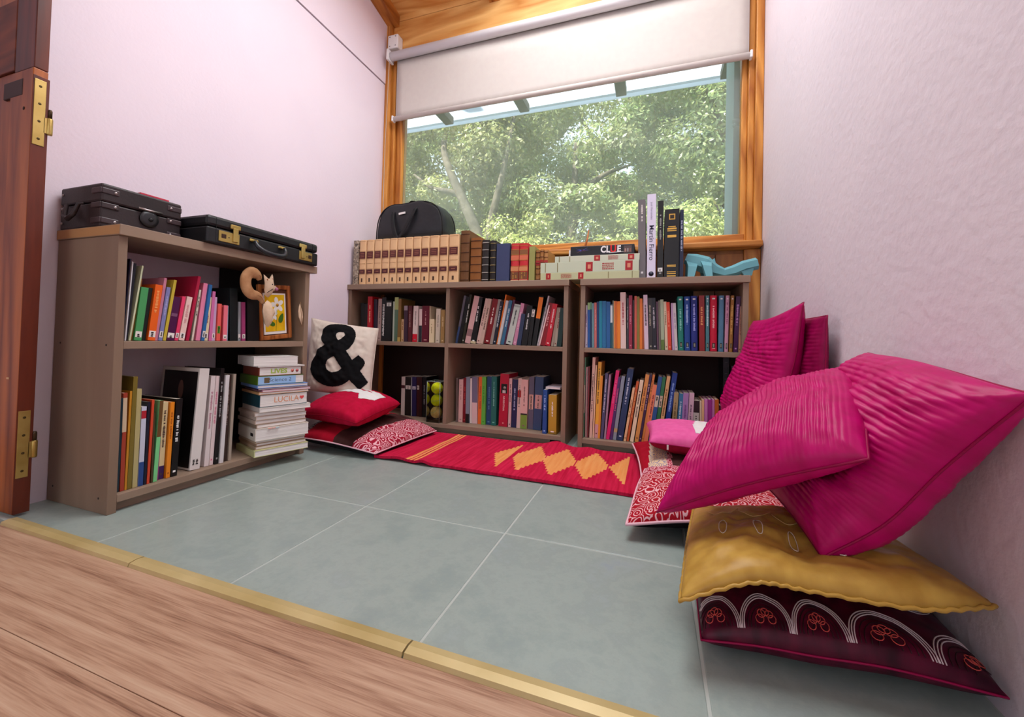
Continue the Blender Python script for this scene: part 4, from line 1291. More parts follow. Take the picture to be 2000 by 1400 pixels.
class Cushion:
    """rows of control points (each row left to right, top row first seen face up); inflated both sides"""
    def __init__(s, rows, thick, pinch=0.06, puff=0.5, wrinkle=0.004, seed=0, rib=None, wscale=7.0, bothribs=True, dent=None, under=1.0):
        s.rows = [[Vector(p) for p in r] for r in rows]
        s.under = under
        s.t, s.k, s.puff, s.w, s.seed, s.rib, s.ws, s.br, s.dent = thick, pinch, puff, wrinkle, seed, rib, wscale, bothribs, dent
    def base(s, u, v):
        a, b = 2 * u - 1, 2 * v - 1
        u2 = 0.5 + (u - 0.5) * (1 - s.k * (1 - b * b))
        v2 = 0.5 + (v - 0.5) * (1 - s.k * (1 - a * a))
        return quad_interp([quad_interp(r, u2) for r in s.rows], v2)
    def frame(s, u, v):
        e = 0.004
        du = s.base(min(u + e, 1), v) - s.base(max(u - e, 0), v)
        dv = s.base(u, min(v + e, 1)) - s.base(u, max(v - e, 0))
        n = dv.cross(du)
        if n.length < 1e-12:
            n = Vector((0, 0, 1))
        return s.base(u, v), n.normalized()
    def pt(s, u, v, side=1, off=0.0):
        p, n = s.frame(u, v)
        a, b = 2 * u - 1, 2 * v - 1
        g = (max(0.0, 1 - a * a) * max(0.0, 1 - b * b)) ** s.puff
        h = s.t / 2 * g * (s.under if side == -1 else 1.0)
        edge = min(1.0, 6 * min(u, 1 - u, v, 1 - v))
        q = Vector((u * s.ws + s.seed * 3.1, v * s.ws, side * 2.0 + s.seed))
        h += s.w * mnoise.noise(q) * edge
        h += s.w * 0.5 * mnoise.noise(q * 2.7) * edge
        # radial gathers at the corners
        cd = min(math.hypot(min(u, 1 - u), min(v, 1 - v)), 1)
        h += s.w * 0.9 * math.sin(9 * math.atan2(min(v, 1 - v) + 1e-4, min(u, 1 - u) + 1e-4)) * math.exp(-cd * 9) * edge
        if s.dent and side == 1:
            for (du, dv, r, dep) in s.dent:
                h -= dep * math.exp(-((u - du) ** 2 + (v - dv) ** 2) / (r * r))
        if s.rib and (side == 1 or s.br):
            ax, cnt, amp, wav = s.rib
            c = (u if ax == 'u' else v) + wav * mnoise.noise(Vector((u * 4, v * 4, s.seed)))
            ph = (c * cnt) % 1.0
            h += amp * (math.sin(PI * ph) ** 0.6 - 0.6) * edge
            o_ = v if ax == 'u' else u
            h += amp * 0.22 * math.sin(o_ * cnt * 3.4 * 2 * PI / 2 + int(c * cnt) * 1.7) * edge
        h = max(h, 0.0004 * edge)
        return p + n * (side * (h + off))
    def mesh(s, name, nu, nv, mats, face_mat=None, parent=None, loc0=None):
        vs_, uv = [], []
        idx = {}
        for side in (1, -1):
            for i in range(nu + 1):
                for j in range(nv + 1):
                    bd = i in (0, nu) or j in (0, nv)
                    if side == -1 and bd:
                        idx[(side, i, j)] = idx[(1, i, j)]
                        continue
                    idx[(side, i, j)] = len(vs_)
                    vs_.append(s.pt(i / nu, j / nv, side))
        fs, mi, uvs = [], [], []
        for side in (1, -1):
            for i in range(nu):
                for j in range(nv):
                    q = [(i, j), (i, j + 1), (i + 1, j + 1), (i + 1, j)]
                    if side == -1:
                        q = q[::-1]
                    fs.append([idx[(side, a, b)] for a, b in q])
                    uvs += [(a / nu, b / nv) for a, b in q]
                    mi.append(face_mat((i + 0.5) / nu, (j + 0.5) / nv, side) if face_mat else 0)
        me = bpy.data.meshes.new(name)
        c0 = loc0 or Vector((0, 0, 0))
        me.from_pydata([tuple(v - c0) for v in vs_], [], fs)
        for m in mats:
            me.materials.append(m)
        me.polygons.foreach_set('material_index', mi)
        me.polygons.foreach_set('use_smooth', [True] * len(fs))
        ul = me.uv_layers.new(name='UVMap')
        ul.data.foreach_set('uv', [c for q in uvs for c in q])
        me.update()
        o = bpy.data.objects.new(name, me)
        COL.objects.link(o)
        o.location = c0
        if parent is not None:
            o.parent = parent
            o.location = (0, 0, 0)
        return o
    def patch(s, name, test, m, parent, nu=120, nv=120, off=0.0012, side=1, loc0=None):
        """appliqué: the part of the surface inside test(u,v), lifted a little, with a rim"""
        keep = [(i, j) for i in range(nu) for j in range(nv) if test((i + 0.5) / nu, (j + 0.5) / nv)]
        idx, vs_, fs = {}, [], []
        c0 = loc0 or Vector((0, 0, 0))
        def vid(i, j):
            if (i, j) not in idx:
                idx[(i, j)] = len(vs_)
                vs_.append(tuple(s.pt(i / nu, j / nv, side, off) - c0))
            return idx[(i, j)]
        for i, j in keep:
            q = [vid(i, j), vid(i, j + 1), vid(i + 1, j + 1), vid(i + 1, j)]
            fs.append(q if side == 1 else q[::-1])
        mb = MB()
        mb.add(vs_, fs, 0, True)
        o = mb.build(name, m, parent)
        md = o.modifiers.new('thickness', 'SOLIDIFY')
        md.thickness = 0.0014
        md.offset = -1
        return o
    def border(s, name, m, r, parent, loc0, n=40, wave=0.0):
        pts = []
        for a in range(4):
            for k in range(n):
                t = k / n
                u, v = [(t, 0), (1, t), (1 - t, 1), (0, 1 - t)][a]
                p, nn = s.frame(min(max(u, 0.001), 0.999), min(max(v, 0.001), 0.999))
                p = s.base(u, v) + nn * wave * math.sin(k * 1.9 + a)
                pts.append(p - loc0)
        return MB().tube(pts, r, 6, closed=True).build(name, m, parent)
    def curve(s, uvs, off=0.001, loc0=Vector((0, 0, 0)), side=1):
        return [s.pt(u, v, side, off) - loc0 for u, v in uvs]

def inpoly(poly, x, y):
    c = False
    n = len(poly)
    for i in range(n):
        x1_, y1_ = poly[i]
        x2_, y2_ = poly[i - 1]
        if (y1_ > y) != (y2_ > y) and x < (x2_ - x1_) * (y - y1_) / (y2_ - y1_) + x1_:
            c = not c
    return c

def satin(name, col, col2, rough=0.42):
    m = fabric(name, col, col2, rough, 0.25, 900, 0.1)
    return m
magenta = satin('magenta_satin', 'be0068', 'a80056')
magenta_seam = satin('magenta_seam', '9a0148', '88013c', 0.5)
gold_sat = satin('gold_satin', 'c09a48', 'a88036', 0.34)
wine_sat = satin('wine_satin', '5c0a2c', '2e0418', 0.38)
thread_w = mat('pale_thread', 'd8c4c8', 0.6)
thread_r = mat('coral_thread', 'd0504a', 0.6)

CUS = []
def add_cushion(name, label, group, C, nu, nv, mats, face_mat=None, piping=None, pr=0.0022, nb=40):
    c0 = sum((p for r in C.rows for p in r), Vector()) / sum(len(r) for r in C.rows)
    o = C.mesh(name, nu, nv, mats, face_mat, loc0=c0)
    tag(o, label, 'cushion', group)
    if piping:
        C.border('piping', piping, pr, o, c0, nb)
    return o, c0

GR = 'cushions piled against the right wall'
GL_ = 'cushions by the left wall'
# wine cushion with embroidered arcs, bottom of the pile
C = Cushion([[(0.455, 0.10, 0.042), (0.65, 0.12, 0.045), (0.838, 0.14, 0.042)], [(0.448, -0.290, 0.034), (0.53, -0.287, 0.043), (0.61, -0.284, 0.046), (0.705, -0.280, 0.052), (0.838, -0.264, 0.040)]], 0.100, 0.012, 0.30, 0.004, 1, under=0.7)
o, c0 = add_cushion('cushion', 'dark wine embroidered cushion on the floor under the gold one', GR, C, 70, 60, [wine_sat], piping=magenta_seam, pr=0.0018)
for k in range(5):                       # scallop arcs along the front half
    cu = 0.075 + 0.225 * k
    for rr in (0.098, 0.106, 0.114):
        pts = [(cu + rr * math.cos(PI * q / 22), 0.98 - 0.165 * (rr / 0.114) * math.sin(PI * q / 22)) for q in range(23)]
        pts = [(u, v) for u, v in pts if 0.004 < u < 0.996 and 0 < v < 0.995]
        if len(pts) > 3:
            MB().tube(C.curve(pts, 0.0008, c0), 0.0009, 5).build('embroidered_arc', thread_w, o)
    for rr in (0.03, 0.05, 0.068, 0.082):
        pts = [(cu + rr * math.cos(PI * q / 16), 0.975 - 0.16 * (rr / 0.114) * math.sin(PI * q / 16)) for q in range(17)]
        pts = [(u, v) for u, v in pts if 0.004 < u < 0.996]
        if len(pts) > 3:
            MB().tube(C.curve(pts, 0.0005, c0), 0.0008, 4).build('embroidered_arc', mat('dark_thread', '26040f', 0.6), o)
    for q in range(5):                   # flower
        a = PI * (0.1 + 0.8 * q / 4)
        fu, fv = cu + 0.028 * math.cos(a), 0.955 - 0.048 * math.sin(a)
        pts = [(fu + 0.017 * math.cos(2 * PI * e / 12), fv + 0.019 * math.sin(2 * PI * e / 12)) for e in range(13)]
        if all(0.005 < u < 0.995 and v < 0.995 for u, v in pts):
            MB().tube(C.curve(pts, 0.0008, c0), 0.0008, 4).build('embroidered_flower', thread_r, o)
for k in range(4):                       # second row further in
    cu = 0.19 + 0.225 * k
    for rr in (0.09, 0.1, 0.11):
        pts = [(cu + rr * math.cos(PI * q / 18), 0.60 + 0.13 * (rr / 0.11) * math.sin(PI * q / 18)) for q in range(19)]
        MB().tube(C.curve(pts, 0.0008, c0), 0.0008, 4).build('embroidered_arc', thread_w, o)

# gold cushion
C = Cushion([[(0.462, 0.045, 0.118), (0.64, 0.07, 0.120), (0.832, 0.10, 0.118)], [(0.435, -0.13, 0.120), (0.56, -0.125, 0.126), (0.68, -0.115, 0.126), (0.836, -0.08, 0.130)], [(0.412, -0.322, 0.107), (0.518, -0.306, 0.150), (0.60, -0.300, 0.151), (0.73, -0.294, 0.153), (0.836, -0.245, 0.153)]], 0.115, 0.012, 0.42, 0.008, 2, dent=[(0.52, 0.75, 0.16, 0.018)], under=0.25)
o, c0 = add_cushion('cushion', 'gold satin cushion with stitched swags above the dark wine one', GR, C, 80, 70, [gold_sat])
C.border('frilled_edge', gold_sat, 0.0032, o, c0, 60, 0.0015)
sw = mat('swag_thread', 'd8b878', 0.5)
for k in range(5):
    pts = [(0.10 + 0.16 * k + 0.16 * q / 12, 0.30 + 0.10 * math.sin(PI * q / 12) + 0.05 * k) for q in range(13)]
    MB().tube(C.curve(pts, 0.0012, c0), 0.0009, 4).build('stitched_swag', sw, o)
for k in range(4):
    u = 0.18 + 0.15 * k
    pts = [(u + 0.018 * math.sin(2 * PI * q / 14), 0.50 + 0.05 * k + 0.13 * (1 - math.cos(2 * PI * q / 14)) / 2 * 1.3) for q in range(15)]
    MB().tube(C.curve(pts, 0.0014, c0), 0.0008, 4).build('thread_loop', mat('loose_thread', 'e8e0d0', 0.6), o)

# big magenta cushion leaning on the wall
C = Cushion([[(0.805, 0.055, 0.508), (0.825, -0.13, 0.500), (0.828, -0.322, 0.465)],
             [(0.740, 0.065, 0.395), (0.752, -0.10, 0.380), (0.770, -0.275, 0.350)],
             [(0.672, 0.085, 0.275), (0.690, -0.07, 0.262), (0.712, -0.245, 0.245)],
             [(0.590, 0.115, 0.212), (0.612, -0.06, 0.195), (0.634, -0.225, 0.172)]], 0.170, 0.05, 0.40, 0.012, 3, ('v', 34, 0.0036, 0.008), 5.0, True, [(0.30, 0.73, 0.09, 0.026), (0.45, 0.70, 0.09, 0.030), (0.60, 0.66, 0.09, 0.028), (0.74, 0.60, 0.09, 0.022)])
add_cushion('cushion', 'largest ribbed magenta cushion leaning on the right wall above the gold one', GR, C, 70, 220, [magenta], piping=magenta_seam)

# magenta cushion lying tilted in front
C = Cushion([[(0.488, 0.075, 0.272), (0.62, 0.04, 0.395), (0.756, 0.0, 0.478)],
             [(0.445, -0.06, 0.245), (0.585, -0.10, 0.352), (0.725, -0.14, 0.425)],
             [(0.378, -0.165, 0.182), (0.525, -0.225, 0.275), (0.676, -0.272, 0.352)]], 0.130, 0.03, 0.42, 0.006, 4, ('u', 40, 0.0034, 0.005), 5.0)
add_cushion('cushion', 'ribbed magenta cushion tilted across the pile in front of the pink one', GR, C, 240, 70, [magenta], piping=magenta_seam)

# two magenta cushions standing at the back
C = Cushion([[(0.748, 0.86, 0.615), (0.765, 0.62, 0.628), (0.786, 0.40, 0.650)],
             [(0.718, 0.84, 0.480), (0.742, 0.61, 0.465), (0.768, 0.40, 0.470)],
             [(0.655, 0.80, 0.350), (0.690, 0.60, 0.335), (0.735, 0.41, 0.330)],
             [(0.625, 0.78, 0.245), (0.665, 0.58, 0.225), (0.705, 0.42, 0.215)]], 0.120, 0.05, 0.42, 0.010, 5, ('v', 30, 0.0034, 0.010), 6.0, True)
add_cushion('cushion', 'ribbed magenta cushion standing upright beside the narrower bookcase', GR, C, 70, 200, [magenta], piping=magenta_seam)
C = Cushion([[(0.826, 0.70, 0.60), (0.822, 0.52, 0.612), (0.818, 0.318, 0.606)],
             [(0.818, 0.70, 0.42), (0.812, 0.52, 0.42), (0.812, 0.302, 0.43)],
             [(0.812, 0.70, 0.235), (0.806, 0.52, 0.235), (0.802, 0.318, 0.235)]], 0.052, 0.04, 0.40, 0.004, 6, ('v', 32, 0.002, 0.008), 6.0, True)
add_cushion('cushion', 'darker magenta cushion squeezed between the upright cushion and the wall', GR, C, 50, 160, [satin('deep_magenta_satin', '96034e', '80023e')], piping=magenta_seam)

# pink felt cushion with white patch
felt_p = fabric('pink_felt', 'e86aa8', 'e05a9c', 0.9, 0.5, 300, 0.4)
felt_w = fabric('white_felt', 'e8e6e4', 'dcdad8', 0.9, 0.3, 300, 0.3)
C = Cushion([[(0.342, 0.80, 0.172), (0.66, 0.80, 0.172)], [(0.356, 0.515, 0.162), (0.665, 0.455, 0.160)]], 0.105, 0.05, 0.34, 0.004, 7)
o, c0 = add_cushion('cushion', 'light pink felt cushion with a white patch under the upright cushion', GR, C, 60, 60, [felt_p, fabric('crimson_backing', '9c0c34', '84082a', 0.8)], lambda u, v, s_: 0 if s_ == 1 else 1)
C.patch('white_patch', lambda u, v: u > 0.50 and u + 0.25 * (v - 0.5) > 0.52 and 0.30 < v < 0.86, felt_w, o, 60, 60, 0.0016, 1, c0)
C.border('zip_seam', fabric('seam_pink', 'c03a78', 'a82c68', 0.9), 0.002, o, c0)
zp = C.base(0.20, 1.0) - c0
MB().bbox((zp.x - 0.003, zp.y - 0.006, zp.z - 0.018), (zp.x + 0.003, zp.y - 0.002, zp.z - 0.001), 0.001).build('zip_pull', mat('zip_white', 'e0dcd8', 0.4), o)

# paisley floor cushions at the right
red_p = paisley('red_bandana_print', 'a80820', 'e6b4ba', 13, None, 0.62)
rose_p = paisley('rose_bandana_print', 'a01030', 'e8b4be', 15, None, 0.56)
cream_p = paisley('cream_bandana_print', 'e0c090', '9a8a9c', 16, 'e8d0b0', 0.55)
black_p = paisley('black_bandana_print', '16101a', 'cfc4c8', 16)
red_c = fabric('plain_red_cotton', 'b00c2a', 'a00822', 0.85)
brown_c = fabric('brown_velvet', '4a2a28', '3c201f', 0.7, 0.5)
pink_edge = mat('crochet_edge', 'e8b8c4', 0.9, 0.2)
def band(u, v, s_):
    if s_ == -1:
        return 4
    x = u + 0.10 * v
    return 0 if x < 0.16 else 1 if x < 0.33 else 2 if x < 0.37 else 3
C = Cushion([[(0.283, 0.875, 0.062), (0.50, 0.88, 0.068), (0.72, 0.88, 0.062)], [(0.335, 0.43, 0.058), (0.52, 0.42, 0.075), (0.73, 0.42, 0.062)]], 0.105, 0.04, 0.36, 0.006, 8)
o, c0 = add_cushion('floor_cushion', 'banded floor cushion in red, cream and brown under the pink felt cushion', GR, C, 70, 60, [red_c, cream_p, rose_p, brown_c, fabric('black_lining', '141014', '0c090c', 0.9)], band, pink_edge, 0.004, 50)
C = Cushion([[(0.345, 0.455, 0.080), (0.52, 0.46, 0.085), (0.72, 0.45, 0.070)], [(0.320, 0.28, 0.075), (0.52, 0.27, 0.078), (0.72, 0.27, 0.070)], [(0.306, 0.085, 0.040), (0.50, 0.105, 0.070), (0.70, 0.12, 0.065)]], 0.10, 0.03, 0.36, 0.006, 9)
o, c0 = add_cushion('floor_cushion', 'red paisley floor cushion with black underside poking out on the tiles', GR, C, 70, 60, [red_p, rose_p, MATS['black_lining']], lambda u, v, s_: 2 if s_ == -1 else (1 if v < 0.35 else 0), pink_edge, 0.004, 50)

# left corner: ampersand cushion, red felt cushion, banded floor cushion
canvas = fabric('cream_canvas', 'd9cdc0', 'cfc2b4', 0.9, 0.2, 500, 0.3)
felt_k = fabric('black_felt', '0c0c0e', '101012', 0.9, 0.3, 300, 0.3)
C = Cushion([[(-1.318, 0.625, 0.598), (-1.16, 0.68, 0.578), (-0.985, 0.735, 0.552)],
             [(-1.290, 0.585, 0.42), (-1.14, 0.63, 0.40), (-0.968, 0.70, 0.385)],
             [(-1.262, 0.545, 0.235), (-1.12, 0.59, 0.215), (-0.965, 0.665, 0.205)]], 0.115, 0.05, 0.40, 0.009, 10)
o, c0 = add_cushion('cushion', 'cream canvas cushion with a big black ampersand leaning on the wall', GL_, C, 70, 70, [canvas], piping=canvas, pr=0.002)
Q = [(603, 622), (739, 641), (727, 772), (600, 764)]          # cushion outline the tracing was read against
def uvq(x, y):
    # inverse bilinear by a few Newton steps
    u = v = 0.5
    for _ in range(12):
        px_ = (1 - u) * (1 - v) * Q[0][0] + u * (1 - v) * Q[1][0] + u * v * Q[2][0] + (1 - u) * v * Q[3][0]
        py_ = (1 - u) * (1 - v) * Q[0][1] + u * (1 - v) * Q[1][1] + u * v * Q[2][1] + (1 - u) * v * Q[3][1]
        ax = (1 - v) * (Q[1][0] - Q[0][0]) + v * (Q[2][0] - Q[3][0])
        ay = (1 - v) * (Q[1][1] - Q[0][1]) + v * (Q[2][1] - Q[3][1])
        bx = (1 - u) * (Q[3][0] - Q[0][0]) + u * (Q[2][0] - Q[1][0])
        by = (1 - u) * (Q[3][1] - Q[0][1]) + u * (Q[2][1] - Q[1][1])
        det = ax * by - ay * bx
        ex_, ey_ = x - px_, y - py_
        u += (ex_ * by - ey_ * bx) / det
        v += (ax * ey_ - ay * ex_) / det
    return (u, v)
def tr_poly(p):
    return [uvq(590 + x / 4.374, 600 + y / 4.374) for x, y in p]
def soften(pts, sharp, it=3):
    fl_ = [(Vector((q[0], q[1])), i in sharp) for i, q in enumerate(pts)]
    for _ in range(it):
        out_ = []
        n_ = len(fl_)
        for i in range(n_):
            (p_, s0), (q_, s1), (r_, s2) = fl_[i - 1], fl_[i], fl_[(i + 1) % n_]
            if s1:
                out_.append((q_, True))
            else:
                out_ += [(q_.lerp(p_, 0.25), False), (q_.lerp(r_, 0.25), False)]
        fl_ = out_
    return [tuple(q) for q, _ in fl_]
amp_o = tr_poly(soften([tuple(map(float, q)) for q in [(190, 260), (200, 205), (250, 160), (320, 148), (400, 155), (460, 185), (493, 240), (490, 310), (455, 375), (425, 395), (475, 470), (520, 432), (560, 460), (572, 500), (535, 555), (590, 640), (520, 705), (455, 630), (400, 670), (320, 690), (230, 675), (150, 630), (105, 560), (110, 500), (150, 450), (165, 400), (240, 350), (200, 310)]], (9, 10, 11, 14, 15, 16, 17, 26)))
amp_1 = tr_poly(soften([(328, 245), (360, 228), (400, 235), (410, 265), (385, 290), (360, 313), (335, 280)], (5,)))
amp_2 = tr_poly(soften([(262, 510), (290, 465), (330, 445), (398, 540), (370, 565), (320, 578), (275, 555)], (2, 3)))
C.patch('ampersand', lambda u, v: inpoly(amp_o, u, v) and not inpoly(amp_1, u, v) and not inpoly(amp_2, u, v), felt_k, o, 150, 150, 0.0022, 1, c0)

felt_r = fabric('red_felt', 'c00c3c', 'b00830', 0.9, 0.5, 300, 0.4)
C = Cushion([[(-1.215, 0.79, 0.185), (-1.02, 0.77, 0.192), (-0.825, 0.715, 0.178)],
             [(-1.20, 0.60, 0.170), (-1.0, 0.57, 0.182), (-0.80, 0.53, 0.170)],
             [(-1.185, 0.43, 0.145), (-0.99, 0.40, 0.155), (-0.795, 0.36, 0.150)]], 0.128, 0.04, 0.36, 0.006, 11)
o, c0 = add_cushion('cushion', 'red felt cushion with a white letter patch below the ampersand cushion', GL_, C, 60, 60, [felt_r], piping=fabric('seam_red', '98082c', '8a0626', 0.9), pr=0.002)
C.patch('letter_patch', lambda u, v: (0.20 < u < 0.90 and 0.24 < v < 0.50 and not (0.40 < u < 0.74 and 0.32 < v < 0.37)) or (0.64 < u < 0.90 and 0.45 < v < 0.66 and v < 0.66 - 1.3 * abs(u - 0.76)), felt_w, o, 100, 100, 0.0018, 1, c0)

def lband(u, v, s_):
    if s_ == -1:
        return 4
    return 0 if u < 0.14 else 1 if u < 0.55 else 2 if u < 0.76 else 3
C = Cushion([[(-1.20, 0.88, 0.066), (-0.95, 0.89, 0.066), (-0.69, 0.845, 0.030)],
             [(-1.21, 0.63, 0.070), (-0.95, 0.62, 0.066), (-0.69, 0.63, 0.034)],
             [(-1.17, 0.405, 0.045), (-0.95, 0.37, 0.052), (-0.715, 0.385, 0.028)]], 0.104, 0.03, 0.34, 0.007, 12)
add_cushion('floor_cushion', 'banded floor cushion in red, brown and paisley under the red felt cushion', GL_, C, 90, 60, [black_p, red_c, brown_c, rose_p, MATS['black_lining']], lband, pink_edge, 0.003, 50)

# ------------------------------------------------------------------ woven rug
def rug_z(x, y):
    z = 0.004 + 0.0035 * (1 + mnoise.noise(Vector((x * 5, y * 7, 1))))
    z += 0.022 * math.exp(-((x + 0.06) / 0.05) ** 2) * max(0, (y - 0.60) / 0.3) ** 2      # rucks along the back edge
    z += 0.012 * math.exp(-((x - 0.09) / 0.04) ** 2) * max(0, (y - 0.62) / 0.3) ** 2
    z += 0.010 * math.exp(-((x + 0.62) / 0.05) ** 2) * max(0, (0.62 - y) / 0.3)
    z += 0.012 * math.exp(-((x + 0.50) / 0.03) ** 2) * max(0, (0.50 - y) / 0.12)
    return z
rug_red = mottled('woven_red_wool', [(0.3, 'b80c36'), (0.7, 'dc2450')], 4, 8, 0.9, 0.15, 0.6, 60, 0.004, mapscale=(18, 1.2, 1))
rug_or = mottled('woven_apricot_wool', [(0.3, 'ec9450'), (0.7, 'f4ac68')], 4, 8, 0.9, 0.15, 0.6, 60, 0.004, mapscale=(18, 1.2, 1))
X0, X1 = -0.735, 0.345
def rug_edge(x):
    wob = 0.006 * mnoise.noise(Vector((x * 9, 3, 0)))
    t = (x - X0) / (X1 - X0)
    return 0.405 - 0.012 * t + wob, 0.885 + 0.004 * t + 0.008 * mnoise.noise(Vector((x * 7, 9, 0)))
DI = [(-0.245, 0), (-0.125, 2), (0.005, 2), (0.135, 2), (0.255, 1)]
def rug_mat(x, y):
    for sx_ in (-0.575, -0.557, -0.539):
        if abs(x - sx_) < 0.0055:
            return 1
    yc = 0.648
    for cx, kind in DI:
        dx = x - cx
        if kind == 0 and dx > 0.035 or kind == 1 and dx < -0.06:
            continue
        if kind == 0:
            dx -= 0.035
        if kind == 1:
            dx -= 0.022
            if dx > 0:
                continue
        w = 0.064 if kind == 2 else 0.072
        st = math.floor(abs(dx) / 0.0105)
        if abs(dx) < w and abs(y - yc) < 0.165 - st * 0.0270 + 0.012:
            return 1
    return 0
nu, nv = 206, 96
mb = MB()
vs_, fs_, ms_ = [], [], []
for side in (0, 1):
    for i in range(nu + 1):
        x = X0 + (X1 - X0) * i / nu
        ya, yb = rug_edge(x)
        for j in range(nv + 1):
            y = ya + (yb - ya) * j / nv
            z = rug_z(x, y)
            weave = 0.0007 * math.sin(x * 520) if side == 0 else 0
            vs_.append((x, y, z + 0.007 + weave if side == 0 else max(z - 0.0035, 0.0006)))
o_ = (nu + 1) * (nv + 1)
for i in range(nu):
    for j in range(nv):
        a = i * (nv + 1) + j
        b = a + nv + 1
        x = X0 + (X1 - X0) * (i + 0.5) / nu
        ya, yb = rug_edge(x)
        y = ya + (yb - ya) * (j + 0.5) / nv
        fs_.append((a, b, b + 1, a + 1))
        ms_.append(rug_mat(x, y))
        fs_.append((o_ + a, o_ + a + 1, o_ + b + 1, o_ + b))
        ms_.append(0)
for j in range(nv):
    for i in (0, nu):
        a = i * (nv + 1) + j
        fs_.append((a, a + 1, o_ + a + 1, o_ + a))
        ms_.append(0)
for i in range(nu):
    for j in (0, nv):
        a = i * (nv + 1) + j
        b = a + nv + 1
        fs_.append((a, o_ + a, o_ + b, b))
        ms_.append(0)
mb.v, mb.f, mb.m, mb.sm = vs_, fs_, ms_, [False] * len(fs_)
tag(mb.build('rug', [rug_red, rug_or]), 'narrow red woven rug with orange stepped diamonds in front of the bookcases', 'rug')

# ------------------------------------------------------------------ cases on the door-side bookcase
leather_b = mottled('dark_brown_leather', [(0.3, '1c1214'), (0.7, '2c1e20')], 12, 6, 0.5, 0.45, 0.2, 160, 0.002)
leather_k = mottled('black_leather', [(0.3, '0c0d10'), (0.7, '15171b')], 14, 5, 0.42, 0.5, 0.2, 260, 0.001)
strap_m = mottled('strap_leather', [(0.3, '2c2022'), (0.7, '46363a')], 20, 5, 0.4, 0.5, 0.2, 160, 0.002)
rivet_m = mat('rivet_steel', 'a8a0a0', 0.3, 0.5, 0.9)
x0, x1, y0, y1, z0 = LW + 0.012, -1.140, -0.330, -0.120, ZTOP + 0.0005
tk = tag(empty('trunk_case', ((x0 + x1) / 2, (y0 + y1) / 2, z0)), 'old dark brown riveted box case nearest the door on the bookcase', 'case')
def kp(mb, name, m, par):
    o = mb.build(name, m, par)
    if par.parent is None:
        o.location = -Vector(par.location)
    return o
TH = 0.126
kp(MB().bbox((x0, y0, z0), (x1, y1, z0 + 0.070), 0.004), 'body', leather_b, tk)
kp(MB().bbox((x0 - 0.001, y0 - 0.001, z0 + 0.072), (x1 + 0.001, y1 + 0.001, z0 + TH), 0.006), 'lid', leather_b, tk)
for z in (0.018, 0.062, 0.104):
    for (yy, sgn) in ((y0, 1), (y1, -1)):
        s_ = kp(MB().bbox((x1 - 0.002, min(yy, yy + sgn * 0.042), z0 + z - 0.008), (x1 + 0.0035, max(yy, yy + sgn * 0.042), z0 + z + 0.009), 0.003), 'corner_strap', strap_m, tk)
        kp(MB().sphere((x1 + 0.0035, yy + sgn * 0.032, z0 + z), (0.0025, 0.0042, 0.0042), 8), 'rivet', rivet_m, s_)
    kp(MB().bbox((x1 - 0.042, y0 - 0.0035, z0 + z - 0.008), (x1 + 0.002, y0 + 0.002, z0 + z + 0.009), 0.003), 'corner_strap', strap_m, tk)
    kp(MB().sphere((x0 + 0.014, y0 - 0.002, z0 + z), (0.004, 0.0025, 0.004), 8), 'rivet', rivet_m, tk)
lk = kp(MB().lathe([(0.024, 0), (0.026, 0.002), (0.025, 0.0045), (0.016, 0.006)], (x1 + 0.001, y0 + 0.118, z0 + 0.052), 20, axis='x'), 'lock_plate', mat('dark_iron', '3a3a3c', 0.4, 0.5, 0.7), tk)
kp(MB().tube([(x1 + 0.005, y0 + 0.088, z0 + 0.079), (x1 + 0.006, y0 + 0.118, z0 + 0.078), (x1 + 0.005, y0 + 0.150, z0 + 0.079)], 0.0035, 8), 'hasp_bar', rivet_m, tk)
kp(MB().sphere((x1 + 0.008, y0 + 0.120, z0 + 0.05), (0.004, 0.006, 0.006), 8), 'lock_stud', black_m, tk)
hx = (x0 + x1) / 2 - 0.015
hp = [(hx - 0.042, y0 - 0.004, z0 + 0.070), (hx - 0.03, y0 - 0.010, z0 + 0.068), (hx - 0.022, y0 - 0.018, z0 + 0.035), (hx, y0 - 0.021, z0 + 0.022), (hx + 0.022, y0 - 0.018, z0 + 0.035), (hx + 0.03, y0 - 0.010, z0 + 0.068), (hx + 0.042, y0 - 0.004, z0 + 0.070)]
kp(MB().tube(hp, [0.004, 0.005, 0.006, 0.0065, 0.006, 0.005, 0.004], 8), 'handle', leather_b, tk)
rp = tag(MB().bbox((x0 + 0.09, y0 + 0.10, z0 + TH), (x1 - 0.012, y1 - 0.03, z0 + TH + 0.007), 0.001).build('folder', paint('c03048')), 'thin red folder lying on top of the old brown case', 'folder')

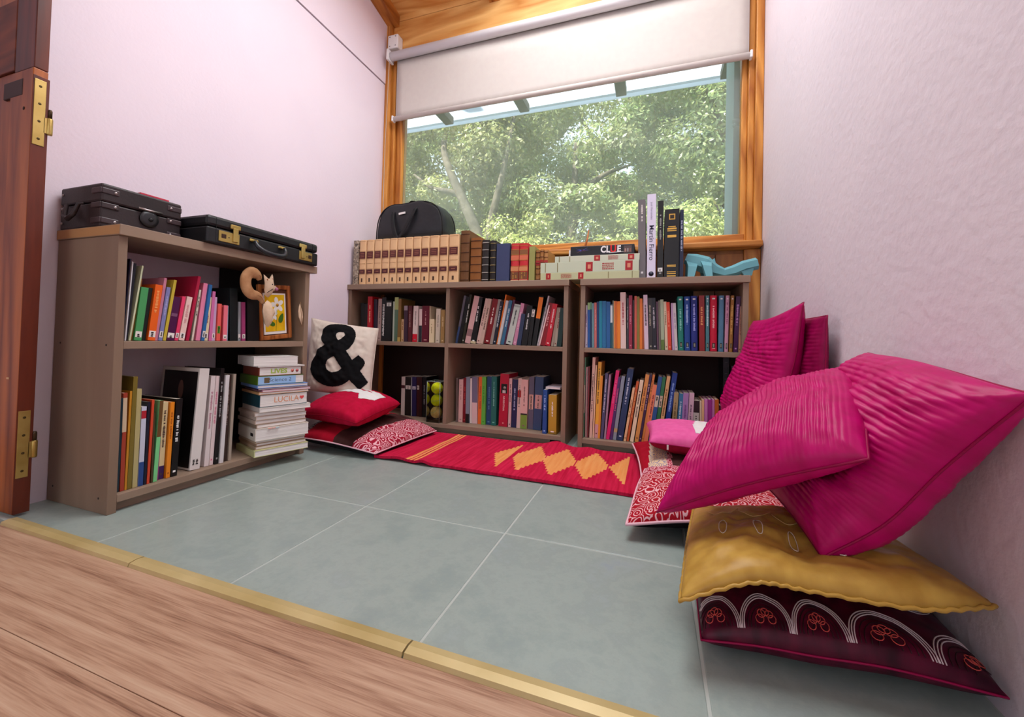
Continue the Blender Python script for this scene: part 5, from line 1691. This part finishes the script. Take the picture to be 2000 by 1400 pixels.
x0, x1, y0, y1 = LW + 0.02, -1.030, -0.108, 0.362
ac = tag(empty('attache_case', ((x0 + x1) / 2, (y0 + y1) / 2, z0)), 'slim black leather attache case with gilt locks beside the old case', 'case')
kp(MB().bbox((x0, y0, z0), (x1, y1, z0 + 0.054), 0.005), 'base', leather_k, ac)
kp(MB().bbox((x0, y0, z0 + 0.056), (x1, y1, z0 + 0.094), 0.010), 'lid', leather_k, ac)
for yy in (y0 + 0.030, y1 - 0.030):
    kp(MB().box((x1 - 0.001, yy - 0.001, z0 + 0.006), (x1 + 0.0006, yy, z0 + 0.088)), 'seam', mat('seam_black', '06070a', 0.6), ac)
for ya, yb, sg in ((y0 + 0.038, y0 + 0.110, 1), (y1 - 0.034, y1 - 0.100, -1)):
    a, b = min(ya, yb), max(ya, yb)
    lkp = kp(MB().bbox((x1 - 0.001, a, z0 + 0.012), (x1 + 0.003, b, z0 + 0.048), 0.001), 'lock_plate', brass, ac)
    yc = b - 0.016 if sg == 1 else a + 0.016
    kp(MB().bbox((x1 + 0.002, yc - 0.009, z0 + 0.018), (x1 + 0.008, yc + 0.009, z0 + 0.066), 0.002), 'latch', brass, lkp)
    kp(MB().bbox((x1 - 0.001, yc - 0.018, z0 + 0.062), (x1 + 0.007, yc + 0.018, z0 + 0.078), 0.003), 'catch', brass, lkp)
    yd = a + 0.016 if sg == 1 else b - 0.012
    kp(MB().bbox((x1 + 0.002, yd - 0.008, z0 + 0.024), (x1 + 0.0045, yd + 0.008, z0 + 0.038), 0.001), 'dial', mat('dial_brown', '3a2418', 0.4), lkp)
    ye = a + 0.034 if sg == 1 else b - 0.028
    kp(MB().lathe([(0.0022, 0), (0.002, 0.001)], (x1 + 0.0028, ye, z0 + 0.030), 8, axis='x'), 'keyhole', mat('dial_brown', '3a2418', 0.4), lkp)
for yy in (y0 + 0.165, y0 + 0.285):
    kp(MB().bbox((x1 - 0.001, yy - 0.017, z0 + 0.036), (x1 + 0.006, yy + 0.017, z0 + 0.046), 0.003), 'handle_mount', brass, ac)
    kp(MB().tube([(x1 + 0.004, yy - 0.008, z0 + 0.04), (x1 + 0.014, yy, z0 + 0.036), (x1 + 0.004, yy + 0.008, z0 + 0.04)], 0.0025, 6), 'handle_ring', brass, ac)
hp = [(x1 + 0.012, y0 + 0.162, z0 + 0.038), (x1 + 0.024, y0 + 0.166, z0 + 0.018), (x1 + 0.036, y0 + 0.188, z0 + 0.002), (x1 + 0.040, y0 + 0.225, z0 - 0.003), (x1 + 0.036, y0 + 0.262, z0 + 0.002), (x1 + 0.024, y0 + 0.284, z0 + 0.018), (x1 + 0.012, y0 + 0.288, z0 + 0.038)]
kp(MB().tube([quad_interp([Vector(p) for p in hp], q / 24) for q in range(25)], [0.0065 + 0.003 * math.sin(PI * q / 24) for q in range(25)], 10), 'handle', mat('handle_leather', '1c2026', 0.35, 0.5), ac)

# ------------------------------------------------------------------ picture frame and fabric squirrel
fw = wood('warm_frame_wood', '7a3c14', 'b8703a', 'Z', 2.0, 0.4)
pf = tag(empty('picture_frame', (-1.092, 0.152, ZMID + 0.0006), (0.0, -0.09, PI / 2 + 0.06)), 'small wooden frame with a yellow flower picture on the upper shelf', 'picture frame')
FW, FH = 0.158, 0.222
MB().bbox((0, 0, 0), (0.016, 0.014, FH), 0.003).build('frame_stile', fw, pf)
MB().bbox((FW - 0.016, 0, 0), (FW, 0.014, FH), 0.003).build('frame_stile', fw, pf)
MB().bbox((0.016, 0, 0), (FW - 0.016, 0.014, 0.018), 0.003).build('frame_rail', fw, pf)
MB().bbox((0.016, 0, FH - 0.018), (FW - 0.016, 0.014, FH), 0.003).build('frame_rail', fw, pf)
MB().box((0.014, 0.008, 0.014), (FW - 0.014, 0.012, FH - 0.014)).build('backing', mat('frame_back', '5a3018', 0.7), pf)
pic = MB().box((0.022, 0.004, 0.022), (FW - 0.026, 0.008, FH - 0.034)).build('mount', white_m, pf)
MB().box((0.029, 0.0032, 0.033), (FW - 0.033, 0.0042, FH - 0.040)).build('yellow_ground', mottled('yellow_wash', [(0.3, 'd8a010'), (0.7, 'ecc81c')], 22, 4, 0.7, 0.2, 0), pic)
def petals(cx, cz, r, nm, col, n=5, y=0.0026):
    for k in range(n):
        a = 2 * PI * k / n + 0.5
        px_, pz = cx + r * 0.62 * math.cos(a), cz + r * 0.62 * math.sin(a)
        poly = [(px_ + r * (0.5 * math.cos(t) * math.cos(a) - 0.32 * math.sin(t) * math.sin(a)), pz + r * (0.5 * math.cos(t) * math.sin(a) + 0.32 * math.sin(t) * math.cos(a))) for t in [2 * PI * q / 12 for q in range(12)]]
        MB().prism(poly, 'y', y, y + 0.0007).build(nm, paint(col), pic)
petals(0.088, 0.140, 0.030, 'petal', 'e8e4dc')
MB().lathe([(0.007, 0), (0.006, 0.001)], (0.088, 0.0016, 0.140), 12, axis='y').build('flower_centre', paint('d89a20'), pic)
petals(0.066, 0.098, 0.022, 'petal', 'e0dcd4')
def leafp(cx, cz, a, l, w):
    poly = []
    for q in range(12):
        t = 2 * PI * q / 12
        xx, zz = l * math.cos(t), w * math.sin(t) * (1 - 0.3 * math.cos(t))
        poly.append((cx + xx * math.cos(a) - zz * math.sin(a), cz + xx * math.sin(a) + zz * math.cos(a)))
    MB().prism(poly, 'y', 0.0026, 0.0033).build('leaf', paint('3f6a1c'), pic)
leafp(0.106, 0.086, 1.15, 0.021, 0.011)
leafp(0.056, 0.066, 2.75, 0.020, 0.009)
MB().tube([(0.078, 0.0026, 0.035), (0.080, 0.0026, 0.06), (0.084, 0.0026, 0.085), (0.086, 0.0026, 0.12)], 0.001, 4).build('stem', paint('6a7a20'), pic)

def puffy(poly, th, mb=None, y=0.0, rings=5):
    """padded cloth shape from an outline (x, z); front bulges toward -y"""
    mb = mb or MB()
    n = len(poly)
    cx = sum(p[0] for p in poly) / n
    cz_ = sum(p[1] for p in poly) / n
    for s_ in (-1, 1):
        vs_, fs_ = [], []
        for k in range(rings):
            f = 1 - k / rings
            hgt = th / 2 * math.sqrt(max(0, 1 - f * f))
            for (x, z) in poly:
                vs_.append((cx + (x - cx) * f, y + s_ * hgt, cz_ + (z - cz_) * f))
        vs_.append((cx, y + s_ * th / 2, cz_))
        for k in range(rings - 1):
            for j in range(n):
                q = (k * n + j, k * n + (j + 1) % n, (k + 1) * n + (j + 1) % n, (k + 1) * n + j)
                fs_.append(q if s_ < 0 else q[::-1])
        for j in range(n):
            q = ((rings - 1) * n + j, (rings - 1) * n + (j + 1) % n, rings * n)
            fs_.append(q if s_ < 0 else q[::-1])
        mb.add(vs_, fs_, 0, True)
    return mb
hide = mottled('tan_cloth', [(0.3, 'a87850'), (0.7, 'c89a70')], 30, 5, 0.85, 0.2, 0.3, 300, 0.001)
hide2 = mottled('cream_cloth', [(0.3, 'd0b090'), (0.7, 'e4ccb0')], 30, 5, 0.85, 0.2, 0.3, 300, 0.001)
sq = tag(empty('stuffed_squirrel', (-1.066, 0.13, ZMID + 0.03), (0, -0.09, PI / 2 + 0.06)), 'stuffed cloth squirrel with a curled tail perched on the flower picture frame', 'toy')
tail = [Vector((0.012, -0.004, 0.115)), Vector((-0.006, -0.004, 0.142)), Vector((-0.040, -0.004, 0.152)), Vector((-0.058, -0.004, 0.178)), Vector((-0.056, -0.004, 0.212)), Vector((-0.034, -0.004, 0.232)), Vector((-0.008, -0.004, 0.222)), Vector((0.0, -0.004, 0.205))]
tp = [quad_interp(tail, q / 28) for q in range(29)]
MB().tube(tp, [0.006 + 0.015 * math.sin(min(1, q / 10) * PI / 2) * (1 if q < 22 else 1 - (q - 22) / 8) for q in range(29)], 12, flat=(0.6, 1)).build('tail', hide, sq)
MB().tube([p + Vector((0, -0.010, 0)) for p in tp], 0.0009, 4).build('tail_seam', paint('8a5a38'), sq)
head = [(0.018, 0.165), (0.022, 0.195), (0.018, 0.228), (0.034, 0.214), (0.044, 0.212), (0.058, 0.232), (0.060, 0.205), (0.062, 0.190), (0.076, 0.180), (0.072, 0.168), (0.056, 0.162), (0.050, 0.150), (0.034, 0.138), (0.022, 0.145)]
hd = puffy(head, 0.022, y=-0.006).build('head', hide2, sq)
for x, z in ((0.028, 0.208), (0.052, 0.210)):
    MB().sphere((x, -0.0135, z), (0.003, 0.0015, 0.004), 6).build('ear_spot', paint('b0603a'), hd)
for x, z in ((0.047, 0.190), (0.058, 0.188)):
    MB().sphere((x, -0.0165, z), (0.0025, 0.002, 0.0028), 6).build('eye', black_m, hd)
MB().sphere((0.068, -0.0145, 0.172), (0.008, 0.004, 0.007), 8).build('muzzle', paint('a86a8a'), hd)
MB().tube([(0.024, -0.014, 0.158), (0.036, -0.0175, 0.166), (0.048, -0.0175, 0.172)], 0.0012, 5).build('whisker_stitch', black_m, hd)
body = [(0.014, 0.030), (0.008, 0.060), (0.004, 0.088), (0.010, 0.115), (0.026, 0.128), (0.040, 0.120), (0.044, 0.100), (0.054, 0.090), (0.056, 0.074), (0.042, 0.066), (0.040, 0.048), (0.034, 0.030), (0.024, 0.022)]
MB_b = puffy(body, 0.034, y=-0.010).build('body', hide2, sq)
lf = tag(empty('fabric_leaf', (-1.060, 0.305, 0.60), (0, -0.05, PI / 2)), 'small tan cloth leaf hanging beside the flower picture', 'ornament')
lo = puffy([(0.0, 0.045), (0.007, 0.028), (0.014, 0.008), (0.016, -0.014), (0.014, -0.034), (0.010, -0.048), (0.002, -0.030), (-0.006, -0.012), (-0.008, 0.010), (-0.005, 0.030)], 0.008).build('leaf_pad', hide2, lf)
MB().tube([(0.0, -0.0045, 0.052), (0.003, -0.005, 0.0), (0.010, -0.004, -0.055)], 0.0008, 4).build('vein', paint('8a6238'), lf)

# ------------------------------------------------------------------ vase of tennis balls
vz = tag(empty('glass_vase', (-0.762, 0.968, ZBOT + 0.0005)), 'tall square glass vase with tennis balls beside the bookcase divider', 'vase')
glass = bpy.data.materials.new('clear_glass')
glass.use_nodes = True
gn, gk = glass.node_tree.nodes, glass.node_tree.links
gn.clear()
go_ = gn.new('ShaderNodeOutputMaterial')
gt_ = gn.new('ShaderNodeBsdfTransparent')
gt_.inputs[0].default_value = (0.93, 0.96, 0.95, 1)
gg_ = gn.new('ShaderNodeBsdfGlossy')
gg_.inputs['Roughness'].default_value = 0.05
gf_ = gn.new('ShaderNodeFresnel')
gf_.inputs[0].default_value = 1.45
gx_ = gn.new('ShaderNodeMixShader')
gk.new(gf_.outputs[0], gx_.inputs[0])
gk.new(gt_.outputs[0], gx_.inputs[1])
gk.new(gg_.outputs[0], gx_.inputs[2])
gk.new(gx_.outputs[0], go_.inputs[0])
s_, hgt, t_ = 0.040, 0.222, 0.0025
mb = MB()
mb.add([(-s_, -s_, 0.0142), (s_, -s_, 0.0142), (s_, s_, 0.0142), (-s_, s_, 0.0142), (-s_, -s_, 0), (s_, -s_, 0), (s_, s_, 0), (-s_, s_, 0)], [(0, 1, 2, 3), (0, 4, 5, 1), (1, 5, 6, 2), (2, 6, 7, 3), (3, 7, 4, 0)])
q4 = [(-s_, -s_), (s_, -s_), (s_, s_), (-s_, s_)]
mb.add([(a, b, 0.014) for a, b in q4] + [(a, b, hgt) for a, b in q4], [(i, (i + 1) % 4, 4 + (i + 1) % 4, 4 + i) for i in range(4)])
mb.build('walls', glass, vz)
MB().tube([(a, b, hgt) for a, b in q4], 0.0014, 5, closed=True).build('rim', mat('glass_rim', '9ab0ac', 0.15, 0.5), vz)
for a, b in q4:
    MB().tube([(a, b, 0.001), (a, b, hgt)], 0.0009, 5).build('edge', mat('glass_rim', '9ab0ac', 0.15, 0.5), vz)
fel = mottled('yellow_tennis_felt', [(0.3, 'd4e014'), (0.7, 'eaf02a')], 60, 3, 0.95, 0.1, 0.6, 300, 0.002)
fel2 = mottled('faded_tennis_felt', [(0.3, 'd8b85c'), (0.7, 'ead080')], 60, 3, 0.95, 0.1, 0.6, 300, 0.002)
for k, (z, m, nm) in enumerate(((0.050, fel2, 'faded sandy yellow tennis ball at the bottom of the glass vase'), (0.1165, fel, 'yellow tennis ball in the middle of the glass vase'), (0.183, fel, 'bright yellow tennis ball at the top of the glass vase'))):
    b_ = MB().sphere((0, 0, 0), 0.0325, 20).build('tennis_ball', m)
    b_.location = (-0.762, 0.968, ZBOT + 0.0005 + z)
    tag(b_, nm, 'ball', 'tennis balls in the glass vase')
    pts = []
    for q in range(64):
        t = 2 * PI * q / 64
        a_ = 0.75 * math.cos(t) + 0.25 * math.cos(3 * t) * 0.9
        bb = 0.75 * math.sin(t) - 0.25 * math.sin(3 * t) * 0.9
        cc = 0.95 * math.sin(2 * t)
        v = Vector((a_, cc, bb)).normalized() * 0.0325
        v.rotate(Matrix.Rotation(0.7 + k, 3, 'Z'))
        pts.append(v)
    MB().tube(pts, 0.0011, 5, closed=True).build('seam', paint('a8aa70'), b_)

# ------------------------------------------------------------------ black duffel bag on the cream volumes
nylon = mottled('black_nylon', [(0.3, '111216'), (0.7, '1b1d22')], 9, 4, 0.45, 0.45, 0.25, 30, 0.006)
web = mat('black_webbing', '0c0c0e', 0.65)
zb_ = ZTOP + 0.2632
bg_ = tag(empty('duffel_bag', (-0.985, 1.065, zb_)), 'small black duffel bag resting on the cream volumes at the window', 'bag')
prof = []
BWD, BH = 0.225, 0.222
for q in range(33):
    a = PI * q / 32
    ca, sa = math.cos(a), math.sin(a)
    prof.append((BWD * (abs(ca) ** 0.62) * (1 if ca > 0 else -1), BH * sa ** 0.60 if sa > 0 else 0))
mb = MB()
secs = [(-0.085, 0.93), (-0.082, 0.97), (-0.07, 0.995), (-0.03, 1.0), (0.03, 1.0), (0.055, 0.985), (0.070, 0.95), (0.075, 0.90)]
n = len(prof)
vs_, fs_ = [], []
for y, f in secs:
    for (x, z) in prof:
        sag = 0.012 * math.exp(-((x + 0.04) / 0.07) ** 2) * (z / BH) ** 3
        bul = 0.006 * mnoise.noise(Vector((x * 14, y * 20, z * 14)))
        vs_.append((x * f + bul, y - (0.008 * (1 - (x / BWD) ** 2) * (z / BH) if y < 0 else 0), max(0, z * f - sag + bul)))
for k in range(len(secs) - 1):
    for j in range(n - 1):
        fs_.append((k * n + j, (k + 1) * n + j, (k + 1) * n + j + 1, k * n + j + 1))
    fs_.append((k * n + n - 1, (k + 1) * n + n - 1, (k + 1) * n, k * n))
fs_.append(tuple(range(n)))
fs_.append(tuple(range((len(secs) - 1) * n, len(secs) * n))[::-1])
mb.add(vs_, fs_, 0, True)
mb.build('body', nylon, bg_)
for y in (-0.081, 0.071):
    MB().tube([(x * 0.985, y - 0.003, max(z * 0.985, 0.003) - 0.010 * math.exp(-((x + 0.04) / 0.07) ** 2) * (z / BH) ** 3) for (x, z) in prof], 0.0035, 6).build('piping', web, bg_)
st = [Vector((-0.105, -0.094, 0.165)), Vector((-0.10, -0.102, 0.11)), Vector((-0.085, -0.106, 0.05)), Vector((-0.065, -0.106, 0.006)), Vector((-0.045, -0.108, 0.012)), Vector((-0.01, -0.110, 0.06)), Vector((0.03, -0.104, 0.13)), Vector((0.048, -0.094, 0.178))]
MB().tube([quad_interp(st, q / 24) for q in range(25)], 0.014, 8, flat=(0.2, 0.9)).build('carry_strap', web, bg_)
st = [Vector((-0.055, 0.0, 0.198)), Vector((-0.062, 0.0, 0.225)), Vector((-0.045, 0.0, 0.250)), Vector((-0.005, 0.0, 0.245)), Vector((0.045, 0.0, 0.212))]
MB().tube([quad_interp(st, q / 20) for q in range(21)], 0.012, 8, flat=(0.9, 0.25)).build('top_handle', web, bg_)
MB().bbox((-0.045, -0.0965, 0.150), (0.0, -0.0945, 0.162), 0.0006).build('brand_tag', white_m, bg_).rotation_euler = (0, -0.12, 0)

# ------------------------------------------------------------------ faceted teal dragon figure
teal = mat('matte_teal', '6aa6b0', 0.55, 0.35)
dg = tag(empty('lizard_figure', (0.64, 1.02, ZTOP + 0.0005)), 'faceted teal lizard figure lying on top of the narrower bookcase', 'figurine')
path = [(-0.142, 0.100, 0.024), (-0.105, 0.085, 0.036), (-0.060, 0.068, 0.040), (-0.020, 0.040, 0.030), (0.020, 0.026, 0.024), (0.060, 0.036, 0.026), (0.100, 0.054, 0.027), (0.150, 0.066, 0.027)]
mb = MB()
vs_, fs_ = [], []
for k, (x, z, r) in enumerate(path):
    dx = path[min(k + 1, 7)][0] - path[max(k - 1, 0)][0]
    dz = path[min(k + 1, 7)][1] - path[max(k - 1, 0)][1]
    l = math.hypot(dx, dz)
    nx_, nz_ = -dz / l, dx / l
    for q in range(6):
        a = PI / 6 + q * PI / 3
        vs_.append((x + nx_ * r * math.sin(a) * 1.0, -r * 1.05 * math.cos(a), max(z + nz_ * r * math.sin(a), 0.0)))
for k in range(7):
    for q in range(6):
        fs_.append((k * 6 + q, k * 6 + (q + 1) % 6, (k + 1) * 6 + (q + 1) % 6, (k + 1) * 6 + q))
fs_.append(tuple(range(6))[::-1])
fs_.append(tuple(42 + q for q in range(6)))
mb.add(vs_, fs_)
mb.build('body', teal, dg)
for x, y, dx in ((-0.118, -0.045, -0.012), (-0.060, -0.055, 0.004), (-0.118, 0.045, -0.012), (-0.060, 0.055, 0.004)):
    MB().add([(x - 0.022, y * 0.5, 0.085), (x + 0.026, y * 0.5, 0.075), (x + 0.020, y * 1.3, 0.05), (x - 0.016, y * 1.3, 0.055), (x - 0.010 + dx, y, 0.0), (x + 0.024 + dx, y, 0.0), (x + 0.020 + dx, y * 1.5, 0.0), (x - 0.006 + dx, y * 1.5, 0.0)],
             [(0, 1, 2, 3), (4, 7, 6, 5), (0, 4, 5, 1), (1, 5, 6, 2), (2, 6, 7, 3), (3, 7, 4, 0)]).build('leg', teal, dg)
MB().add([(-0.040, -0.006, 0.075), (-0.012, -0.006, 0.055), (-0.020, 0.0, 0.098), (-0.040, 0.006, 0.075), (-0.012, 0.006, 0.055)], [(0, 1, 2), (3, 2, 4), (0, 2, 3), (1, 4, 2), (0, 3, 4, 1)]).build('crest', teal, dg)
MB().add([(0.085, -0.02, 0.03), (0.135, -0.02, 0.045), (0.128, -0.016, 0.012), (0.098, -0.016, 0.010), (0.085, 0.02, 0.03), (0.135, 0.02, 0.045), (0.128, 0.016, 0.012), (0.098, 0.016, 0.010)], [(0, 1, 2, 3), (7, 6, 5, 4), (0, 4, 5, 1), (1, 5, 6, 2), (2, 6, 7, 3), (3, 7, 4, 0)]).build('tail_fin', teal, dg)

tag(MB().tube([(0.004, 1.166, 1.020), (0.012, 1.19, 1.07), (0.016, 1.21, 1.125)], [0.006, 0.005, 0.003], 8).build('wooden_stick', paint('b0602c')), 'thin orange brown stick leaning on the glass behind the game box', 'stick')

# ------------------------------------------------------------------ outside: eave, post, ground, trees
rs_ = bpy.data.materials.new('white_roof_sheet')
rs_.use_nodes = True
rn, rk = rs_.node_tree.nodes, rs_.node_tree.links
rn.clear()
ro_ = rn.new('ShaderNodeOutputMaterial')
rt_ = rn.new('ShaderNodeBsdfTranslucent')
rt_.inputs[0].default_value = (0.62, 0.66, 0.70, 1)
rk.new(rt_.outputs[0], ro_.inputs[0])
MATS['white_roof_sheet'] = rs_
ev = tag(MB().box((-2.6, BW + 0.11, 2.28), (1.6, 1.95, 2.284)).build('roof_eave', rs_), kind='structure')
grey_w = wood('weathered_rafter', '4a443e', '6e665e', 'Y', 1.5, 0.7, 0.2, 6, False)
for x in (-1.86, -1.22, -0.585, 0.12, 0.775):
    MB().box((x - 0.035, BW + 0.11, 2.225), (x + 0.035, 1.86, 2.279)).build('rafter', grey_w, ev)
MB().box((-2.6, 1.90, 2.262), (1.6, 1.95, 2.279)).build('fascia', mat('white_roof_sheet', 'e4e8ea', 0.7), ev)
pw = tag(MB().box((0.742, 1.36, -0.3), (1.1, 1.62, 2.279)).build('wall_outside', mottled('blue_grey_render', [(0.3, 'b0c8d2'), (0.7, 'bcd4dc')], 6, 5, 0.8, 0.2, 0.2)), kind='structure')
tag(MB().box((-30, BW + 0.11, -0.5), (30, 45, -0.3)).build('ground', mottled('forest_floor', [(0.3, '4a4a28'), (0.7, '6a6a3c')], 2, 6, 0.9, 0.1, 0.0)), kind='structure')

leafm = bpy.data.materials.new('tree_leaf')
leafm.use_nodes = True
ns, ls = leafm.node_tree.nodes, leafm.node_tree.links
ns.clear()
om = ns.new('ShaderNodeOutputMaterial')
df = ns.new('ShaderNodeBsdfDiffuse')
tl2 = ns.new('ShaderNodeBsdfTranslucent')
gl2 = ns.new('ShaderNodeBsdfGlossy')
gl2.inputs['Roughness'].default_value = 0.4
at = ns.new('ShaderNodeAttribute')
at.attribute_name = 'leaf_tint'
ls.new(at.outputs['Color'], df.inputs[0])
ls.new(at.outputs['Color'], tl2.inputs[0])
a1 = ns.new('ShaderNodeMixShader')
a1.inputs[0].default_value = 0.4
a2 = ns.new('ShaderNodeMixShader')
a2.inputs[0].default_value = 0.06
ls.new(df.outputs[0], a1.inputs[1])
ls.new(tl2.outputs[0], a1.inputs[2])
ls.new(a1.outputs[0], a2.inputs[1])
ls.new(gl2.outputs[0], a2.inputs[2])
ls.new(a2.outputs[0], om.inputs[0])
bark = mottled('grey_bark', [(0.3, '4a443c'), (0.7, '7a7264')], 8, 6, 0.9, 0.1, 0.5, 30, 0.02)

def crown_mesh(seed, nleaf, R, tint, nclump=46, leaf=0.075):
    g = np.random.default_rng(seed)
    # clumps over the shell of an ellipsoid
    d = g.normal(size=(nclump, 3))
    d /= np.linalg.norm(d, axis=1)[:, None]
    cc = d * np.array(R) * (0.55 + 0.45 * g.random((nclump, 1)) ** 0.5)
    cr = g.uniform(0.28, 0.55, nclump) * min(R) * 0.75
    k = g.integers(0, nclump, nleaf)
    e = g.normal(size=(nleaf, 3))
    e /= np.linalg.norm(e, axis=1)[:, None]
    pos = cc[k] + e * (cr[k] * g.random(nleaf) ** 0.4)[:, None] * np.array([1, 1, 0.75])
    nrm = e + g.normal(size=(nleaf, 3)) * 0.6 + np.array([0, 0, 0.5])
    nrm /= np.linalg.norm(nrm, axis=1)[:, None]
    a = np.cross(nrm, g.normal(size=(nleaf, 3)))
    a /= np.linalg.norm(a, axis=1)[:, None]
    b = np.cross(nrm, a)
    s = (leaf * 0.62 * g.uniform(0.6, 1.2, nleaf))[:, None]
    v = np.stack([pos - a * s, pos + b * s * 0.42, pos + a * s, pos - b * s * 0.42], 1).reshape(-1, 3)
    me = bpy.data.meshes.new('crown')
    me.vertices.add(nleaf * 4)
    me.vertices.foreach_set('co', v.astype(np.float32).ravel())
    me.loops.add(nleaf * 4)
    me.loops.foreach_set('vertex_index', np.arange(nleaf * 4, dtype=np.int32))
    me.polygons.add(nleaf)
    me.polygons.foreach_set('loop_start', np.arange(0, nleaf * 4, 4, dtype=np.int32))
    me.polygons.foreach_set('loop_total', np.full(nleaf, 4, dtype=np.int32))
    me.materials.append(leafm)
    col = np.array(tint) * (0.75 + 0.5 * g.random((nleaf, 1))) * np.array([1, 1, 1]) + g.normal(size=(nleaf, 3)) * 0.02
    ctone = (0.8 + 0.4 * g.random(nclump))[k][:, None]
    col = np.clip(col * ctone, 0.01, 0.9)
    ca = me.color_attributes.new('leaf_tint', 'FLOAT_COLOR', 'FACE') if False else me.attributes.new('leaf_tint', 'FLOAT_COLOR', 'FACE')
    full = np.concatenate([col, np.ones((nleaf, 1))], 1).astype(np.float32)
    ca.data.foreach_set('color', full.ravel())
    me.update(calc_edges=True)
    me.validate()
    return me

def tree(label, x, y, zc, R, seed, nleaf, tint, leaf=0.075, stems=None):
    t = tag(empty('tree', (x, y, -0.3)), label, 'tree', 'trees outside the window')
    o = bpy.data.objects.new('crown', crown_mesh(seed, nleaf, R, tint, leaf=leaf))
    COL.objects.link(o)
    o.parent = t
    o.location = (0, 0, zc + 0.3)
    if stems:
        for k, (r0, pl) in enumerate(stems):
            pl = [Vector(q) - Vector((x, y, -0.3)) for q in pl]
            MB().tube([quad_interp(pl, q / 16) for q in range(17)], [r0 * (1 - 0.045 * q) for q in range(17)], 9).build('trunk' if k == 0 else 'branch', bark, t)
        return t
    rg = random.Random(seed)
    pts = [Vector((0, 0, 0)), Vector((rg.uniform(-.15, .15), 0.05, (zc + .3) * 0.45)), Vector((rg.uniform(-.3, .3), -0.1, (zc + .3) * 0.8)), Vector((rg.uniform(-.4, .4), 0, zc + 0.3 + R[2] * 0.5))]
    MB().tube([quad_interp(pts, q / 14) for q in range(15)], [0.17 - 0.009 * q for q in range(15)], 9).build('trunk', bark, t)
    for k in range(4):
        b0 = quad_interp(pts, 0.4 + 0.13 * k)
        a = rg.uniform(0, 2 * PI)
        tip = b0 + Vector((math.cos(a) * R[0] * 0.8, math.sin(a) * R[1] * 0.8, R[2] * rg.uniform(0.2, 0.7)))
        mid = b0.lerp(tip, 0.5) + Vector((0, 0, 0.12))
        MB().tube([quad_interp([b0, mid, tip], q / 8) for q in range(9)], [0.075 - 0.007 * q for q in range(9)], 7).build('branch', bark, t)
    return t
OL = (0.36, 0.38, 0.16)
GRN = (0.25, 0.33, 0.14)
DK = (0.19, 0.26, 0.12)
tree('grey green tree with a forked trunk behind the duffel bag', -3.4, 6.2, 3.9, (1.9, 1.5, 1.9), 11, 44000, OL, stems=[(0.13, [(-2.0, 5.1, -0.3), (-2.15, 5.05, 1.2), (-2.30, 5.0, 2.0), (-2.55, 4.95, 2.6), (-2.85, 4.95, 3.2), (-3.15, 5.2, 3.8), (-3.4, 5.8, 4.6)]), (0.09, [(-2.22, 5.02, 1.7), (-2.13, 5.0, 2.4), (-1.95, 5.0, 3.2), (-1.9, 5.3, 4.2)]), (0.06, [(-2.68, 4.95, 2.85), (-2.95, 4.9, 2.92), (-3.2, 4.9, 3.0), (-3.6, 5.0, 3.3)])])
tree('pale olive tree at the blind-side edge of the window view', -6.0, 6.6, 3.6, (1.9, 1.5, 2.3), 12, 37000, (0.34, 0.40, 0.14))
tree('mid green tree in the centre of the window view', -1.2, 6.4, 3.2, (1.7, 1.5, 1.9), 13, 40000, (0.32, 0.37, 0.15))
tree('dense green tree beside the blue outside wall', 1.4, 6.6, 3.5, (1.8, 1.5, 2.4), 14, 44000, (0.29, 0.36, 0.15))
tree('taller dark tree rising behind the central ones', -0.4, 8.8, 5.6, (2.4, 1.6, 2.2), 15, 40000, GRN, 0.085)
tree('tall dark tree behind the forked grey green one', -4.6, 9.0, 5.8, (2.3, 1.6, 2.0), 16, 37000, GRN, 0.085)
tree('tall deep green tree behind the blue outside wall', 2.6, 8.8, 5.8, (2.3, 1.6, 2.6), 17, 40000, DK, 0.085)
tree('pale yellow green shrub low in the centre of the window', -1.6, 4.4, 1.3, (1.2, 0.9, 0.95), 18, 25000, (0.42, 0.46, 0.16), 0.055)
tree('yellow green shrub low behind the tall books', 0.6, 4.3, 1.25, (1.1, 0.9, 0.95), 19, 23000, (0.40, 0.46, 0.16), 0.055)
tree('olive shrub low behind the duffel bag', -3.4, 4.6, 1.2, (1.3, 0.9, 1.0), 20, 25000, (0.36, 0.42, 0.16), 0.055)
tree('wide dark backdrop tree furthest off in the window view', -2.2, 11.5, 4.2, (4.6, 1.6, 3.2), 21, 60000, DK, 0.17)
